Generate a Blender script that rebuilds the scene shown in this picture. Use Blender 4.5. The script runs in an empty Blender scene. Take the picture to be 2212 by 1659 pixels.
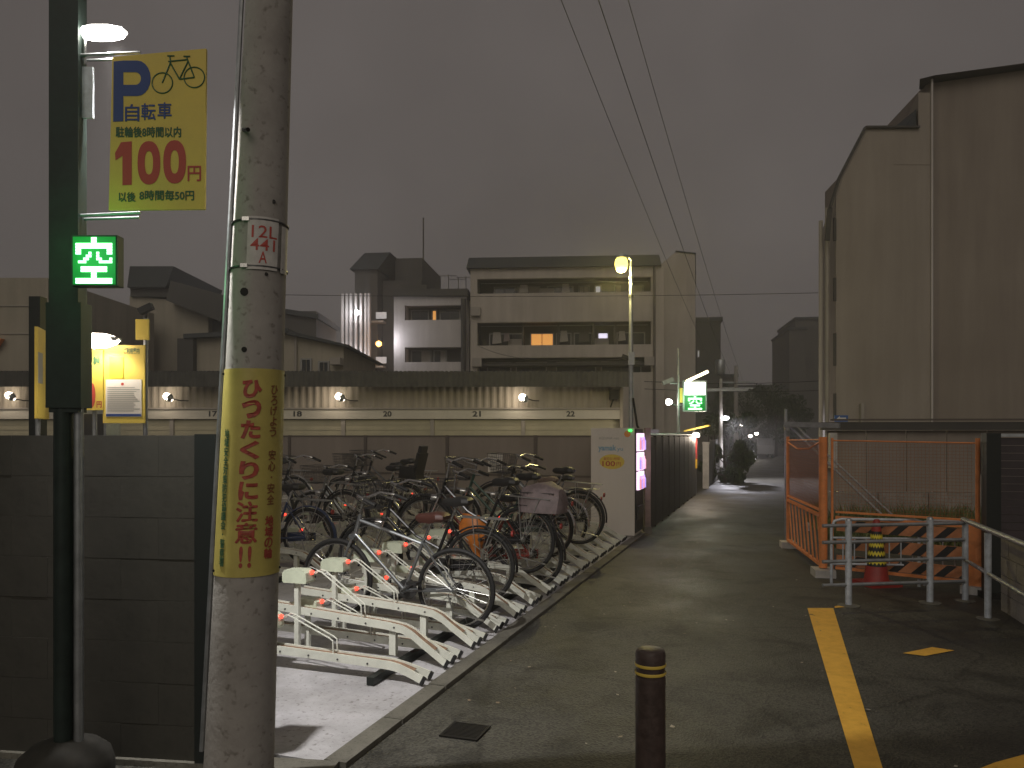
import bpy, bmesh, math, random
from mathutils import Vector, Matrix, Euler
random.seed(7)
R = math.radians
scene = bpy.context.scene
COL = scene.collection

# ------------------------------------------------------------------ camera
F = 1671.0; CU = 1106.0; HV = 940.0; EYE = 1.6        # photo measured on a 2212 x 1659 grid
cam_d = bpy.data.cameras.new('camera'); cam = bpy.data.objects.new('camera', cam_d); COL.objects.link(cam)
cam.location = (0, 0, EYE); cam.rotation_euler = (R(90), 0, 0)
cam_d.sensor_width = 36; cam_d.lens = F / 2212 * 36
cam_d.shift_y = 0.05
cam_d.clip_start = 0.05; cam_d.clip_end = 900
scene.camera = cam
# ------------------------------------------------------------------ night sky
SKY = 0.110
world = bpy.data.worlds.new('World'); scene.world = world; world.use_nodes = True
nt = world.node_tree; nt.nodes.clear()
wo = nt.nodes.new('ShaderNodeOutputWorld'); bg = nt.nodes.new('ShaderNodeBackground')
tc = nt.nodes.new('ShaderNodeTexCoord'); nz = nt.nodes.new('ShaderNodeTexNoise'); cr = nt.nodes.new('ShaderNodeValToRGB')
nz.inputs['Scale'].default_value = 2.4; nz.inputs['Detail'].default_value = 3
nt.links.new(tc.outputs['Generated'], nz.inputs['Vector']); nt.links.new(nz.outputs['Fac'], cr.inputs['Fac'])
cr.color_ramp.elements[0].position = .3; cr.color_ramp.elements[1].position = .75
cr.color_ramp.elements[0].color = (.84, .735, .69, 1); cr.color_ramp.elements[1].color = (1.24, 1.10, 1.045, 1)
nt.links.new(cr.outputs['Color'], bg.inputs['Color']); bg.inputs['Strength'].default_value = SKY
nt.links.new(bg.outputs['Background'], wo.inputs['Surface'])
# faint, very soft glow of the town from behind the camera
sun_d = bpy.data.lights.new('sun', 'SUN'); sun = bpy.data.objects.new('sun', sun_d); COL.objects.link(sun)
sun_d.energy = 0.50; sun_d.angle = R(45); sun_d.color = (1.0, .90, .77)
sun.rotation_euler = Vector((0.12, 1.0, -0.62)).to_track_quat('-Z', 'Y').to_euler()
# ------------------------------------------------------------------ render settings
scene.view_settings.view_transform = 'Standard'; scene.view_settings.look = 'None'
scene.view_settings.exposure = 0.0; scene.view_settings.gamma = 1.0; scene.view_settings.use_curve_mapping = False
scene.render.engine = 'CYCLES'
scene.cycles.use_denoising = True
scene.cycles.max_bounces = 5; scene.cycles.diffuse_bounces = 2; scene.cycles.glossy_bounces = 2
scene.cycles.sample_clamp_indirect = 2.0; scene.cycles.volume_bounces = 0

# ------------------------------------------------------------------ layout helpers
SL = 0.336
TH = math.atan(SL)                       # the lane runs 18.6 degrees right of the view
D2 = Vector((math.sin(TH), math.cos(TH), 0)); N2 = Vector((math.cos(TH), -math.sin(TH), 0))
O2 = Vector((-0.79, 3.72, 0))
def W(s, t, z=0): return O2 + D2 * s + N2 * t + Vector((0, 0, z))     # along lane, right of kerb
def at(u, v, Y): return Vector(((u - CU) / F * Y, Y, EYE - (v - HV) / F * Y))
def gr(u, v, z=0):
    Y = (EYE - z) * F / (v - HV); return Vector(((u - CU) / F * Y, Y, z))
def px(u, Y): return (u - CU) / F * Y
def pz(v, Y): return EYE - (v - HV) / F * Y

# ------------------------------------------------------------------ materials
MATS = {}
def mat(name, col, rough=.7, metal=0., nscale=0., namt=.25, bump=0., bscale=40., emit=None, estr=0., spec=.5, col2=None, coat=0.):
    if name in MATS: return MATS[name]
    m = bpy.data.materials.new(name); m.use_nodes = True; t = m.node_tree; b = t.nodes['Principled BSDF']
    b.inputs['Base Color'].default_value = (*col, 1); b.inputs['Roughness'].default_value = rough
    b.inputs['Metallic'].default_value = metal; b.inputs['Specular IOR Level'].default_value = spec
    if coat: b.inputs['Coat Weight'].default_value = coat
    co = t.nodes.new('ShaderNodeTexCoord')
    if nscale:
        n = t.nodes.new('ShaderNodeTexNoise'); n.inputs['Scale'].default_value = nscale; n.inputs['Detail'].default_value = 6
        n.inputs['Roughness'].default_value = .65
        t.links.new(co.outputs['Object'], n.inputs['Vector'])
        r = t.nodes.new('ShaderNodeValToRGB'); r.color_ramp.elements[0].position = .3; r.color_ramp.elements[1].position = .7
        a = col2 if col2 else tuple(c * (1 - namt) for c in col); c2 = tuple(min(1, c * (1 + namt)) for c in col)
        r.color_ramp.elements[0].color = (*a, 1); r.color_ramp.elements[1].color = (*c2, 1)
        t.links.new(n.outputs['Fac'], r.inputs['Fac']); t.links.new(r.outputs['Color'], b.inputs['Base Color'])
        mr = t.nodes.new('ShaderNodeMapRange'); mr.inputs['To Min'].default_value = max(.05, rough - .15); mr.inputs['To Max'].default_value = min(1, rough + .15)
        t.links.new(n.outputs['Fac'], mr.inputs['Value']); t.links.new(mr.outputs['Result'], b.inputs['Roughness'])
    if bump:
        n2 = t.nodes.new('ShaderNodeTexNoise'); n2.inputs['Scale'].default_value = bscale; n2.inputs['Detail'].default_value = 4
        t.links.new(co.outputs['Object'], n2.inputs['Vector'])
        bp = t.nodes.new('ShaderNodeBump'); bp.inputs['Strength'].default_value = bump; bp.inputs['Distance'].default_value = .01
        t.links.new(n2.outputs['Fac'], bp.inputs['Height']); t.links.new(bp.outputs['Normal'], b.inputs['Normal'])
    if emit:
        b.inputs['Emission Color'].default_value = (*emit, 1); b.inputs['Emission Strength'].default_value = estr
    MATS[name] = m
    return m

def asphalt_mat():
    m = bpy.data.materials.new('asphalt'); m.use_nodes = True; t = m.node_tree; b = t.nodes['Principled BSDF']
    co = t.nodes.new('ShaderNodeTexCoord')
    big = t.nodes.new('ShaderNodeTexNoise'); big.inputs['Scale'].default_value = .9; big.inputs['Detail'].default_value = 7; big.inputs['Roughness'].default_value = .62
    vor = t.nodes.new('ShaderNodeTexVoronoi'); vor.inputs['Scale'].default_value = 85
    fine = t.nodes.new('ShaderNodeTexNoise'); fine.inputs['Scale'].default_value = 60; fine.inputs['Detail'].default_value = 4
    for n in (big, vor, fine): t.links.new(co.outputs['Object'], n.inputs['Vector'])
    r = t.nodes.new('ShaderNodeValToRGB'); r.color_ramp.elements[0].position = .3; r.color_ramp.elements[1].position = .72
    r.color_ramp.elements[0].color = (.028, .027, .023, 1); r.color_ramp.elements[1].color = (.078, .074, .061, 1)
    t.links.new(big.outputs['Fac'], r.inputs['Fac'])
    mx = t.nodes.new('ShaderNodeMixRGB'); mx.blend_type = 'MULTIPLY'; mx.inputs['Fac'].default_value = .9
    r2 = t.nodes.new('ShaderNodeValToRGB'); r2.color_ramp.elements[0].position = .1; r2.color_ramp.elements[1].position = .7
    r2.color_ramp.elements[0].color = (.45, .45, .45, 1); r2.color_ramp.elements[1].color = (1.5, 1.5, 1.45, 1)
    t.links.new(vor.outputs['Color'], r2.inputs['Fac'])
    t.links.new(r.outputs['Color'], mx.inputs['Color1']); t.links.new(r2.outputs['Color'], mx.inputs['Color2'])
    t.links.new(mx.outputs['Color'], b.inputs['Base Color'])
    st = t.nodes.new('ShaderNodeTexNoise'); st.inputs['Scale'].default_value = 2.3; st.inputs['Detail'].default_value = 5; st.inputs['Distortion'].default_value = .6
    t.links.new(co.outputs['Object'], st.inputs['Vector'])
    rs_ = t.nodes.new('ShaderNodeValToRGB'); rs_.color_ramp.elements[0].position = .34; rs_.color_ramp.elements[1].position = .50
    rs_.color_ramp.elements[0].color = (.42, .42, .42, 1); rs_.color_ramp.elements[1].color = (1, 1, 1, 1)
    t.links.new(st.outputs['Fac'], rs_.inputs['Fac'])
    ck = t.nodes.new('ShaderNodeTexVoronoi'); ck.feature = 'DISTANCE_TO_EDGE'; ck.inputs['Scale'].default_value = .55
    dv = t.nodes.new('ShaderNodeVectorMath'); dv.operation = 'MULTIPLY_ADD'; t.links.new(fine.outputs['Color'], dv.inputs[0]); dv.inputs[1].default_value = (.12, .12, 0); t.links.new(co.outputs['Object'], dv.inputs[2]); t.links.new(dv.outputs['Vector'], ck.inputs['Vector'])
    rc_ = t.nodes.new('ShaderNodeValToRGB'); rc_.color_ramp.elements[0].position = .0; rc_.color_ramp.elements[1].position = .006
    rc_.color_ramp.elements[0].color = (.35, .35, .35, 1); rc_.color_ramp.elements[1].color = (1, 1, 1, 1); t.links.new(ck.outputs['Distance'], rc_.inputs['Fac'])
    for nd in (rs_, rc_):
        m2 = t.nodes.new('ShaderNodeMixRGB'); m2.blend_type = 'MULTIPLY'; m2.inputs['Fac'].default_value = .85
        t.links.new(mx.outputs['Color'], m2.inputs['Color1']); t.links.new(nd.outputs['Color'], m2.inputs['Color2']); mx = m2
    t.links.new(mx.outputs['Color'], b.inputs['Base Color'])
    mr = t.nodes.new('ShaderNodeMapRange'); mr.inputs['From Min'].default_value = .3; mr.inputs['From Max'].default_value = .7
    mr.inputs['To Min'].default_value = .42; mr.inputs['To Max'].default_value = .74; b.inputs['Specular IOR Level'].default_value = .38
    t.links.new(big.outputs['Fac'], mr.inputs['Value']); t.links.new(mr.outputs['Result'], b.inputs['Roughness'])
    bp = t.nodes.new('ShaderNodeBump'); bp.inputs['Strength'].default_value = .55; bp.inputs['Distance'].default_value = .006
    t.links.new(vor.outputs['Distance'], bp.inputs['Height'])
    bp2 = t.nodes.new('ShaderNodeBump'); bp2.inputs['Strength'].default_value = .4; bp2.inputs['Distance'].default_value = .01
    t.links.new(fine.outputs['Fac'], bp2.inputs['Height']); t.links.new(bp.outputs['Normal'], bp2.inputs['Normal'])
    t.links.new(bp2.outputs['Normal'], b.inputs['Normal'])
    MATS['asphalt'] = m; return m
asphalt_mat()
def line_mat():
    m = bpy.data.materials.new('line_yellow'); m.use_nodes = True; t = m.node_tree; b = t.nodes['Principled BSDF']; b.inputs['Roughness'].default_value = .6
    co = t.nodes.new('ShaderNodeTexCoord'); n = t.nodes.new('ShaderNodeTexNoise'); n.inputs['Scale'].default_value = 11; n.inputs['Detail'].default_value = 8; n.inputs['Roughness'].default_value = .7
    n2 = t.nodes.new('ShaderNodeTexNoise'); n2.inputs['Scale'].default_value = 2.5; n2.inputs['Detail'].default_value = 4
    for q in (n, n2): t.links.new(co.outputs['Object'], q.inputs['Vector'])
    r = t.nodes.new('ShaderNodeValToRGB'); e = r.color_ramp.elements; e[0].position = .335; e[0].color = (.06, .055, .04, 1); e[1].position = .365; e[1].color = (.72, .38, .04, 1)
    k = e.new(.62); k.color = (.86, .48, .06, 1)
    ad = t.nodes.new('ShaderNodeMath'); ad.operation = 'MULTIPLY_ADD'; t.links.new(n2.outputs['Fac'], ad.inputs[0]); ad.inputs[1].default_value = .35; t.links.new(n.outputs['Fac'], ad.inputs[2])
    sb = t.nodes.new('ShaderNodeMath'); sb.operation = 'SUBTRACT'; t.links.new(ad.outputs[0], sb.inputs[0]); sb.inputs[1].default_value = .155
    t.links.new(sb.outputs[0], r.inputs['Fac']); t.links.new(r.outputs['Color'], b.inputs['Base Color']); MATS['line_yellow'] = m
line_mat()
def concrete_mat(name, c0, c1, scale=3., spots=True):
    m = bpy.data.materials.new(name); m.use_nodes = True; t = m.node_tree; b = t.nodes['Principled BSDF']
    co = t.nodes.new('ShaderNodeTexCoord')
    n = t.nodes.new('ShaderNodeTexNoise'); n.inputs['Scale'].default_value = scale; n.inputs['Detail'].default_value = 8; n.inputs['Roughness'].default_value = .7
    n2 = t.nodes.new('ShaderNodeTexNoise'); n2.inputs['Scale'].default_value = scale * 14; n2.inputs['Detail'].default_value = 5
    for q in (n, n2): t.links.new(co.outputs['Object'], q.inputs['Vector'])
    r = t.nodes.new('ShaderNodeValToRGB'); r.color_ramp.elements[0].position = .32; r.color_ramp.elements[1].position = .68
    r.color_ramp.elements[0].color = (*c0, 1); r.color_ramp.elements[1].color = (*c1, 1)
    t.links.new(n.outputs['Fac'], r.inputs['Fac'])
    r2 = t.nodes.new('ShaderNodeValToRGB'); r2.color_ramp.elements[0].position = .28; r2.color_ramp.elements[1].position = .42
    r2.color_ramp.elements[0].color = (.45, .43, .4, 1); r2.color_ramp.elements[1].color = (1, 1, 1, 1)
    t.links.new(n2.outputs['Fac'], r2.inputs['Fac'])
    mx = t.nodes.new('ShaderNodeMixRGB'); mx.blend_type = 'MULTIPLY'; mx.inputs['Fac'].default_value = .8 if spots else .3
    t.links.new(r.outputs['Color'], mx.inputs['Color1']); t.links.new(r2.outputs['Color'], mx.inputs['Color2'])
    t.links.new(mx.outputs['Color'], b.inputs['Base Color']); b.inputs['Roughness'].default_value = .85
    bp = t.nodes.new('ShaderNodeBump'); bp.inputs['Strength'].default_value = .35 if spots else .10; bp.inputs['Distance'].default_value = .008
    t.links.new(n2.outputs['Fac'], bp.inputs['Height']); t.links.new(bp.outputs['Normal'], b.inputs['Normal'])
    MATS[name] = m; return m
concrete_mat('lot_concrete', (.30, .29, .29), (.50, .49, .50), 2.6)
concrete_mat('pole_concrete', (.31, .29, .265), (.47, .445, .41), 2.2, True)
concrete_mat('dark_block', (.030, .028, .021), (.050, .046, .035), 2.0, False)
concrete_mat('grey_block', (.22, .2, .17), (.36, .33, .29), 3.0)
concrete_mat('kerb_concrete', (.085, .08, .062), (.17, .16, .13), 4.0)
def leaf_mat(name, c0, c1):
    m = bpy.data.materials.new(name); m.use_nodes = True; t = m.node_tree; b = t.nodes['Principled BSDF']
    g = t.nodes.new('ShaderNodeNewGeometry'); r = t.nodes.new('ShaderNodeValToRGB')
    r.color_ramp.elements[0].color = (*c0, 1); r.color_ramp.elements[1].color = (*c1, 1)
    t.links.new(g.outputs['Random Per Island'], r.inputs['Fac']); t.links.new(r.outputs['Color'], b.inputs['Base Color'])
    b.inputs['Roughness'].default_value = .6; MATS[name] = m; return m
leaf_mat('leaf', (.012, .026, .008), (.045, .075, .02)); leaf_mat('weed', (.06, .08, .02), (.14, .16, .05))
def streaky(name, c0, c1, seams=None):
    m = bpy.data.materials.new(name); m.use_nodes = True; t = m.node_tree; b = t.nodes['Principled BSDF']; b.inputs['Roughness'].default_value = .85
    co = t.nodes.new('ShaderNodeTexCoord'); mp_ = t.nodes.new('ShaderNodeMapping'); mp_.inputs['Scale'].default_value = (2.2, 2.2, .16)
    t.links.new(co.outputs['Object'], mp_.inputs['Vector'])
    n = t.nodes.new('ShaderNodeTexNoise'); n.inputs['Scale'].default_value = 1.3; n.inputs['Detail'].default_value = 7; n.inputs['Roughness'].default_value = .62
    t.links.new(mp_.outputs['Vector'], n.inputs['Vector'])
    n2 = t.nodes.new('ShaderNodeTexNoise'); n2.inputs['Scale'].default_value = .45; n2.inputs['Detail'].default_value = 5; t.links.new(co.outputs['Object'], n2.inputs['Vector'])
    ad = t.nodes.new('ShaderNodeMath'); ad.operation = 'ADD'; t.links.new(n.outputs['Fac'], ad.inputs[0]); t.links.new(n2.outputs['Fac'], ad.inputs[1])
    r = t.nodes.new('ShaderNodeValToRGB'); r.color_ramp.elements[0].position = .38; r.color_ramp.elements[1].position = .62
    hf = t.nodes.new('ShaderNodeMath'); hf.operation = 'MULTIPLY'; hf.inputs[1].default_value = .5; t.links.new(ad.outputs[0], hf.inputs[0])
    r.color_ramp.elements[0].color = (*c0, 1); r.color_ramp.elements[1].color = (*c1, 1)
    t.links.new(hf.outputs[0], r.inputs['Fac']); t.links.new(r.outputs['Color'], b.inputs['Base Color'])
    MATS[name] = m
streaky('facade', (.40, .36, .31), (.53, .48, .42)); streaky('facade_white', (.48, .45, .43), (.62, .585, .56))
streaky('facade_brown', (.285, .25, .21), (.355, .315, .27)); streaky('facade_brown_shaded', (.235, .20, .17), (.305, .265, .225)); streaky('beige_wall', (.31, .28, .22), (.43, .39, .31))
streaky('shed_wall', (.36, .325, .26), (.50, .45, .37)); streaky('fence_panel', (.215, .185, .16), (.285, .245, .21)); streaky('vend_side', (.66, .62, .555), (.75, .705, .635)); streaky('fence_right', (.25, .215, .18), (.33, .29, .245))
leaf_mat('litter', (.5, .48, .42), (.2, .14, .08))

mat('black_metal', (.018, .022, .020), .45, .3); mat('post_green', (.022, .035, .030), .5, .3, 12, .3)
mat('black_rubber', (.012, .012, .012), .7); mat('black_plastic', (.02, .02, .02), .4)
mat('chrome', (.62, .62, .60), .22, 1.); mat('alloy', (.5, .5, .48), .38, 1.); mat('steel_dark', (.10, .10, .10), .4, .8)
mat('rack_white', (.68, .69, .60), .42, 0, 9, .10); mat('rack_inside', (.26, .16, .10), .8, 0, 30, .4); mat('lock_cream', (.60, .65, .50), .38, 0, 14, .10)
mat('led_red', (.9, .05, .03), .3, emit=(1, .045, .025), estr=3.6)
mat('yellow_sign', (.76, .58, .10), .5, 0, 5, .08); mat('yellow_wrap', (.58, .49, .13), .42, 0, 6, .14)
mat('ink_red', (.50, .07, .05), .55); mat('ink_red_wrap', (.42, .075, .05), .55, 0, 40, .35); mat('ink_brown_wrap', (.30, .13, .045), .6)
mat('ink_blue', (.03, .07, .25), .55); mat('ink_green', (.05, .13, .06), .6); mat('ink_black', (.02, .02, .02), .6); mat('ink_pale_blue', (.22, .40, .52), .6); mat('ink_grey', (.36, .36, .33), .6)
mat('white_paint', (.76, .74, .68), .5, 0, 4, .06); mat('paper', (.78, .74, .68), .8); mat('plate_white', (.62, .60, .56), .5, 0, 18, .15)
mat('galv', (.40, .42, .43), .42, .75, 14, .2); mat('galv_white', (.52, .56, .60), .5, .3, 16, .25)
mat('orange_paint', (.78, .27, .085), .5, 0, 7, .22); mat('orange_net', (.34, .10, .03), .7); mat('net_dark', (.16, .06, .025), .8); mat('orange_faded', (.50, .20, .085), .6, 0, 6, .35); mat('stripe_black', (.02, .02, .02), .5)
mat('cone_red', (.32, .03, .022), .5, 0, 8, .2); mat('tape_yellow', (.80, .66, .05), .5); mat('tape_black', (.02, .02, .02), .5)
mat('line_yellow', (.86, .47, .055), .6, 0, 9, .12, .3, 60)
mat('bollard_brown', (.075, .052, .045), .45, 0, 30, .3, .2, 80); mat('reflect_yellow', (.80, .58, .10), .4)
mat('fence_panel', (.255, .215, .185), .6, 0, 2.2, .14); mat('fence_dark', (.030, .026, .022), .6, 0, 3, .3); mat('fence_post', (.13, .11, .095), .55, .3)
mat('fence_right', (.30, .26, .22), .65, 0, 1.5, .12)
mat('shed_wall', (.46, .41, .33), .7, 0, 1.2, .14); mat('shed_roof', (.075, .075, .065), .75, 0, 3, .3); mat('shed_lintel', (.62, .59, .50), .65, 0, 2, .08)
mat('shutter', (.44, .41, .29), .6, 0, 2, .12)
mat('facade', (.50, .45, .39), .8, 0, .5, .08, .2, 12); mat('facade_white', (.60, .56, .53), .8, 0, .6, .08); mat('facade_brown', (.30, .245, .20), .85, 0, .35, .10, .15, 8)
mat('facade_brown_shaded', (.245, .195, .16), .85, 0, .35, .10, .15, 8)
mat('facade_dark', (.075, .072, .065), .8, 0, .6, .2); mat('facade_far', (.10, .095, .085), .85, 0, .4, .15); mat('roof_dark', (.045, .052, .055), .7, 0, 1.5, .2); mat('recess_shade', (.085, .08, .072), .85, 0, 1, .2)  # last one: shade inside the balcony openings put into the wall colour
mat('glass_dark', (.03, .035, .04), .12); mat('curtain', (.40, .37, .33), .8); mat('frame_alu', (.25, .25, .24), .4, .6); mat('beige_wall', (.40, .36, .28), .8, 0, .7, .12); mat('trim', (.36, .33, .29), .7)
mat('win_orange', (.8, .5, .2), .6, emit=(1, .43, .10), estr=.75); mat('win_white', (.8, .8, .8), .6, emit=(.86, .80, 1), estr=1.15); mat('win_dim', (.5, .5, .5), .6, emit=(.9, .85, .85), estr=.35)
mat('lamp_white', (1, 1, 1), .4, emit=(1, .96, .88), estr=22); mat('lamp_warm', (1, .95, .9), .4, emit=(1, .85, .68), estr=16)
mat('lamp_yellow', (1, .9, .4), .4, emit=(1, .78, .13), estr=3.2); mat('lamp_cold', (1, 1, 1), .4, emit=(.96, .93, 1), estr=18); mat('lamp_small', (1, 1, 1), .4, emit=(1, .90, .78), estr=30)
mat('led_panel', (.005, .10, .02), .4, emit=(.0, .30, .04), estr=.55); mat('led_glyph', (.5, 1, .6), .4, emit=(.30, 1, .40), estr=5.0); mat('box_white', (1, 1, 1), .4, emit=(1, 1, .94), estr=5); mat('led_green', (.1, 1, .2), .4, emit=(.05, 1, .15), estr=3)
mat('vend_lit', (.9, .8, .9), .3, emit=(1, .70, .93), estr=1.5); mat('vend_lit2', (.9, .6, .6), .3, emit=(.95, .30, .42), estr=.8); mat('vend_lit3', (.6, .5, .9), .3, emit=(.38, .30, .95), estr=.9)
mat('vend_side', (.74, .69, .62), .45, 0, 1.5, .05); mat('wood_post', (.20, .15, .12), .8, 0, 8, .3)
mat('bag_orange', (.62, .20, .03), .45, 0, 9, .3); mat('cover_pink', (.21, .165, .165), .6, 0, 12, .3); mat('saddle_brown', (.06, .018, .012), .5); mat('saddle_black', (.02, .02, .02), .5)
mat('frame_black', (.015, .016, .018), .25, .2, coat=.5); mat('frame_silver', (.30, .32, .33), .3, .8); mat('frame_red', (.28, .035, .02), .3, .1, coat=.5); mat('frame_green', (.03, .08, .06), .3, .1, coat=.5); mat('frame_blue', (.03, .05, .12), .3, .1, coat=.5); mat('frame_white', (.6, .58, .52), .35, 0, coat=.4)
mat('wire', (.015, .015, .015), .6); mat('iron', (.02, .019, .018), .55, .6, 30, .3); mat('car_paint', (.12, .12, .13), .3, .4); mat('sign_blue', (.04, .12, .36), .5); mat('red_box', (.26, .02, .02), .4); mat('yellow_box', (.7, .45, .03), .4); mat('dark_shutter', (.05, .038, .042), .6, 0, 4, .3); mat('stone_white', (.45, .43, .40), .8, 0, 4, .25)
mat('bark', (.05, .04, .03), .9, 0, 12, .3, .5, 20); mat('spoke', (.45, .45, .43), .35, .9)
M = MATS

# ------------------------------------------------------------------ mesh builder
class MB:
    def __init__(s): s.v = []; s.f = []
    def add(s, vs, fs):
        o = len(s.v); s.v += [tuple(v) for v in vs]; s.f += [tuple(i + o for i in f) for f in fs]; return s
    def box(s, c, d, rot=None):
        x, y, z = d[0] / 2, d[1] / 2, d[2] / 2
        vs = [Vector(p) for p in ((-x, -y, -z), (x, -y, -z), (x, y, -z), (-x, y, -z), (-x, -y, z), (x, -y, z), (x, y, z), (-x, y, z))]
        if rot is not None:
            m = rot if isinstance(rot, Matrix) else Euler(rot).to_matrix()
            vs = [m @ v for v in vs]
        c = Vector(c)
        return s.add([v + c for v in vs], [(3, 2, 1, 0), (4, 5, 6, 7), (0, 1, 5, 4), (1, 2, 6, 5), (2, 3, 7, 6), (3, 0, 4, 7)])
    def bx(s, x0, x1, y0, y1, z0, z1): return s.box(((x0 + x1) / 2, (y0 + y1) / 2, (z0 + z1) / 2), (abs(x1 - x0), abs(y1 - y0), abs(z1 - z0)))
    def bar(s, p0, p1, w, h, up=(0, 0, 1)):
        p0, p1 = Vector(p0), Vector(p1); d = (p1 - p0); L = d.length; d.normalize(); upv = Vector(up)
        if abs(d.dot(upv)) > .98: upv = Vector((0, 1, 0))
        sd = d.cross(upv).normalized(); u2 = sd.cross(d)
        vs = [p + sd * a * w / 2 + u2 * b * h / 2 for p in (p0, p1) for a, b in ((-1, -1), (1, -1), (1, 1), (-1, 1))]
        return s.add(vs, [(0, 3, 2, 1), (4, 5, 6, 7), (0, 1, 5, 4), (1, 2, 6, 5), (2, 3, 7, 6), (3, 0, 4, 7)])
    def tube(s, p0, p1, r0, r1=None, n=10, caps=True):
        return s.path([p0, p1], [r0, r0 if r1 is None else r1], n, caps)
    def path(s, pts, r, n=8, caps=True, closed=False):
        pts = [Vector(p) for p in pts]; k = len(pts)
        rs = r if isinstance(r, (list, tuple)) else [r] * k
        vs = []; prev = None
        for i, p in enumerate(pts):
            if closed: d = pts[(i + 1) % k] - pts[i - 1]
            else: d = pts[min(i + 1, k - 1)] - pts[max(i - 1, 0)]
            d.normalize()
            if prev is None:
                a = Vector((0, 0, 1)) if abs(d.z) < .9 else Vector((1, 0, 0))
                prev = (a - d * a.dot(d)).normalized()
            prev = (prev - d * prev.dot(d)).normalized(); b = d.cross(prev)
            vs += [p + (prev * math.cos(2 * math.pi * j / n) + b * math.sin(2 * math.pi * j / n)) * rs[i] for j in range(n)]
        fs = []
        for i in range(k if closed else k - 1):
            i2 = (i + 1) % k
            fs += [(i * n + j, i * n + (j + 1) % n, i2 * n + (j + 1) % n, i2 * n + j) for j in range(n)]
        if caps and not closed: fs += [tuple(range(n - 1, -1, -1)), tuple((k - 1) * n + j for j in range(n))]
        return s.add(vs, fs)
    def lathe(s, prof, n=20, c=(0, 0, 0), axis='Z', cap=True):
        c = Vector(c); vs = []
        for r, h in prof:
            for j in range(n):
                a = 2 * math.pi * j / n; x, y = r * math.cos(a), r * math.sin(a)
                vs.append(c + (Vector((x, y, h)) if axis == 'Z' else Vector((x, h, y)) if axis == 'Y' else Vector((h, x, y))))
        fs = [(i * n + j, i * n + (j + 1) % n, (i + 1) * n + (j + 1) % n, (i + 1) * n + j) for i in range(len(prof) - 1) for j in range(n)]
        if cap: fs += [tuple(range(n - 1, -1, -1)), tuple((len(prof) - 1) * n + j for j in range(n))]
        return s.add(vs, fs)
    def prism(s, poly, off):
        off = Vector(off); p = [Vector(q) for q in poly]; n = len(p)
        return s.add(p + [q + off for q in p], [tuple(range(n - 1, -1, -1)), tuple(range(n, 2 * n))] + [(i, (i + 1) % n, n + (i + 1) % n, n + i) for i in range(n)])
    def torus(s, R_, r_, c=(0, 0, 0), N=40, n=8, a0=0., a1=2 * math.pi):   # in the XZ plane
        full = a1 - a0 > 6.28; k = N if full else N + 1
        pts = [Vector(c) + Vector((R_ * math.cos(a0 + (a1 - a0) * i / N), 0, R_ * math.sin(a0 + (a1 - a0) * i / N))) for i in range(k)]
        return s.path(pts, r_, n, True, full)
    def mesh(s, name, m, smooth=False):
        me = bpy.data.meshes.new(name); me.from_pydata(s.v, [], s.f); me.update()
        bm = bmesh.new(); bm.from_mesh(me); bmesh.ops.recalc_face_normals(bm, faces=bm.faces); bm.to_mesh(me); bm.free()
        if m: me.materials.append(M[m] if isinstance(m, str) else m)
        if smooth:
            me.polygons.foreach_set('use_smooth', [True] * len(me.polygons))
            try: me.set_sharp_from_angle(angle=R(40))
            except Exception: pass
        return me
    def obj(s, name, m, parent=None, smooth=False, loc=None):
        return link(name, s.mesh(name, m, smooth), parent, loc)
def link(name, me, parent=None, loc=None, m=None, rot=None):
    o = bpy.data.objects.new(name, me); COL.objects.link(o)
    if parent is not None: o.parent = parent
    if loc is not None: o.location = loc
    if rot is not None: o.rotation_euler = rot
    if m is not None:
        o.material_slots[0].link = 'OBJECT'; o.material_slots[0].material = M[m] if isinstance(m, str) else m
    return o
def tag(o, label, cat, group=None):
    o['label'] = label; o['category'] = cat
    if group: o['group'] = group
    return o
def thing(name, label, cat, loc=(0, 0, 0), rz=0., group=None):
    o = bpy.data.objects.new(name, None); COL.objects.link(o); o.empty_display_size = .1
    o.location = loc; o.rotation_euler = (0, 0, rz); return tag(o, label, cat, group)
def struct(o): o['kind'] = 'structure'; return o
def light(kind, name, loc, energy, color, parent=None, size=.05, aim=None, cone=120, blend=.6):
    d = bpy.data.lights.new(name, kind); d.energy = energy; d.color = color; d.shadow_soft_size = size
    o = bpy.data.objects.new(name, d); COL.objects.link(o); o.location = loc
    if kind == 'SPOT':
        d.spot_size = R(cone); d.spot_blend = blend; o.rotation_euler = Vector(aim).to_track_quat('-Z', 'Y').to_euler()
    if parent is not None: o.parent = parent
    return o
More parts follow.
